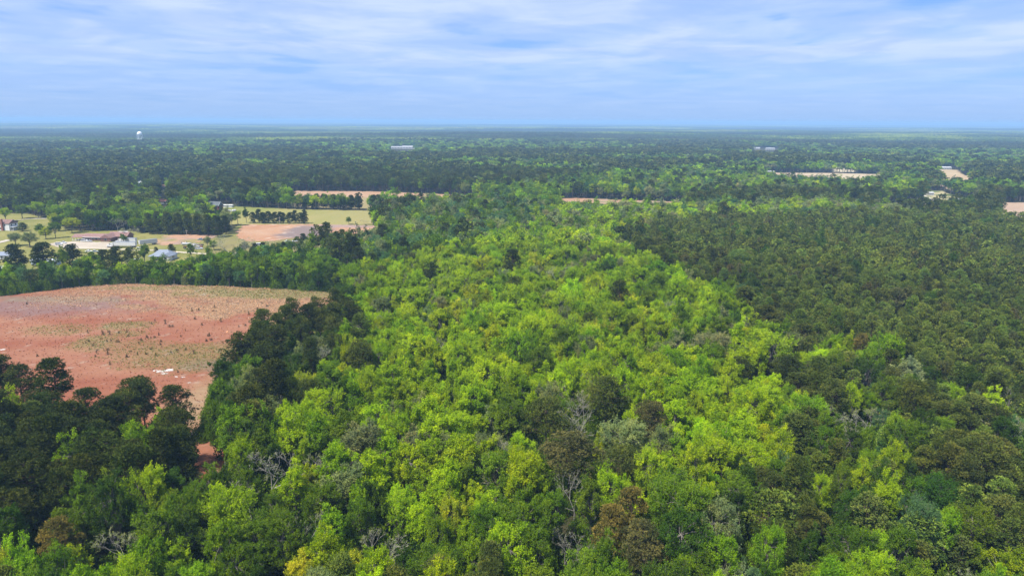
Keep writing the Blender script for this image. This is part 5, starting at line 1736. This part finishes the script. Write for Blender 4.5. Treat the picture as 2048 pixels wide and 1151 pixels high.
# homes glimpsed in the trees behind
REDR = mat('faded_red_roof', (.36, .16, .12), .85, .2, 1)
for px, py, w_, lb in ((326, 408, 12, 'house with faded red roof glimpsed among trees west of the barn'), (326, 378, 13, 'red-walled house glimpsed in the woods beyond the faded red roof'), (279, 370, 12, 'white-roofed house glimpsed in the woods behind the ranch house')):
    house('wooded_house', px, py, 8, w_, 8, 2.8, 2.6, BRICK if py < 380 and px > 300 else WSIDE, mat('pale_metal_roof', (.55, .60, .66)) if px < 300 else REDR, lb, front=((-3, 1, 1.2, 1.2), (2, 1, 1.2, 1.2)))

# far buildings
FWALL = mat('weathered_siding', (0.42, 0.42, 0.41), 0.7, 0.15, 0.3)
FARB = [(794, 297, 0, 40, 16, 6, 2, 'long white warehouse far off in the forest, lower half of a pair', FWALL, FWALL), (817, 297.5, 2, 42, 20, 7, 3, 'larger white warehouse far off, beside the long one', FWALL, FWALL),
        (1513, 299, 0, 24, 10, 5, 2, 'small white building beyond the dark woods, first of a far pair', FWALL, FWALL), (1541, 300, 0, 30, 10, 5, 2, 'small white building beyond the dark woods, second of a far pair', FWALL, FWALL),
        (1616, 277, 0, 90, 30, 8, 4, 'pale long farm building very far toward the horizon', FWALL, mat('tan_roof', (.55, .48, .40), .8)),
        (1893, 339, 0, 20, 9, 3.5, 2, 'white barn at the straw-coloured far field', FWALL, FWALL), (1676, 333, 0, 12, 9, 3.5, 2, 'white house at the pale far field', FWALL, FWALL),
        (1862, 391, 0, 7, 6, 3.2, 1.2, 'small white cottage by the smallholding drive', FWALL, FWALL), (1912, 406, -6, 12, 7, 3, 2, 'bluish-roofed cottage among trees east of the smallholding drive', FWALL, SHINGG),
        (1540, 347, 0, 16, 6, 3.5, 1, 'pale barn at the brown far field end', FWALL, FWALL), (170, 282, 0, 30, 12, 6, 2, 'tiny white building in forest near the water tower', FWALL, FWALL)]
for px, py, an, w_, d_, h_, rh2, lb, wm, rm in FARB:
    t = house('far_building' if w_ > 15 else 'far_cottage', px, py, an, w_, d_, h_, rh2, wm, rm, lb, front=[(w_ * f, h_ * .35, w_ * .08, h_ * .3) for f in (-.35, -.12, .12, .35)], cat='building' if w_ > 15 else 'cottage')
    t.location.z = float(height(np.array([t.location.x]), np.array([t.location.y]))[0]) + .3

# utility poles
POLE = mat('pole_wood', (.42, .38, .33), .9, .2, 2)
for px, py, hh2, lb in ((374, 472, 5, 'pale service pole at the dirt patch'), (1856, 403, 9, 'utility pole at the smallholding drive'), (560, 449, 7, 'utility pole in the clipped pine row'), (107, 458, 9, 'utility pole on the farmhouse lawn')):
    e = empty('utility_pole', (*G(px, py), .1), 0.3, label=lb, cat='pole')
    poly_obj('pole', [bar((0, 0, -.2), (0, 0, hh2), .14)], POLE, e)
    poly_obj('crossarm', [bx(-1.1, -.06, hh2 - .9, 1.1, .06, hh2 - .75)], POLE, e)
    for xx in (-1, 0, 1):
        poly_obj('insulator', [bar((xx, 0, hh2 - .75), (xx, 0, hh2 - .5), .06)], CONC, e)

# water tower
twx, twy = WT
twz = float(height(np.array([twx]), np.array([twy]))[0])
Ht = 50.0
wt = empty('water_tower', (twx, twy, twz), 0.25, label='white multi-legged water tower with a domed tank rising over the far forest', cat='water tower')
TANK = mat('tank_paint', (0.80, 0.81, 0.80), 0.4)
TR = 8.2
prof = [(0.6, Ht - 15.5), (3.5, Ht - 15), (6.2, Ht - 13.2), (7.8, Ht - 10.8), (TR, Ht - 8.5), (TR, Ht - 5.0), (7.7, Ht - 3.4), (6.0, Ht - 1.6), (3.2, Ht - .4), (0.6, Ht)]
poly_obj('tank', [lathe(prof, 28)], TANK, wt)
poly_obj('balcony', [lathe([(TR, Ht - 8.9), (TR + 1.0, Ht - 8.9), (TR + 1.0, Ht - 8.5), (TR, Ht - 8.5)], 28)], TANK, wt)
poly_obj('vent_cap', [lathe([(.7, Ht - .1), (.7, Ht + .7), (.2, Ht + 1.0)], 12)], TANK, wt)
poly_obj('riser_pipe', [bar((0, 0, -1), (0, 0, Ht - 15), 1.0, 12)], TANK, wt)
for k in range(6):
    a = k * math.pi / 3 + .2
    poly_obj('leg', [bar((math.cos(a) * 11.2, math.sin(a) * 11.2, -1), (math.cos(a) * 7.9, math.sin(a) * 7.9, Ht - 8.5), .65, 8)], TANK, wt)
    a2 = a + math.pi / 3
    for zb in (12, 24):
        q0 = 11.2 - 3.3 * zb / (Ht - 8.5)
        poly_obj('strut', [bar((math.cos(a) * q0, math.sin(a) * q0, zb), (math.cos(a2) * q0, math.sin(a2) * q0, zb), .25, 6)], TANK, wt)

# ------------------------------------------------------------------ the air
hb = bpy.data.meshes.new('haze')
S_, zb_, zt_ = 43500.0, -32.0, 106.0
v, f = bx(-S_, -S_, zb_, S_, S_, zt_)
hb.from_pydata(v, [], f)
ho = bpy.data.objects.new('haze', hb)
COL.objects.link(ho)
tag(ho, kind='stuff')
hm = bpy.data.materials.new('haze_air')
hm.use_nodes = True
hm.node_tree.nodes.clear()
pv = N(hm.node_tree.nodes, 'ShaderNodeVolumePrincipled')
pv.inputs['Color'].default_value = (0.37, 0.62, 0.92, 1)
pv.inputs['Density'].default_value = 1.45e-4
pv.inputs['Anisotropy'].default_value = 0.0
hout = N(hm.node_tree.nodes, 'ShaderNodeOutputMaterial')
hm.node_tree.links.new(pv.outputs[0], hout.inputs['Volume'])
hb.materials.append(hm)
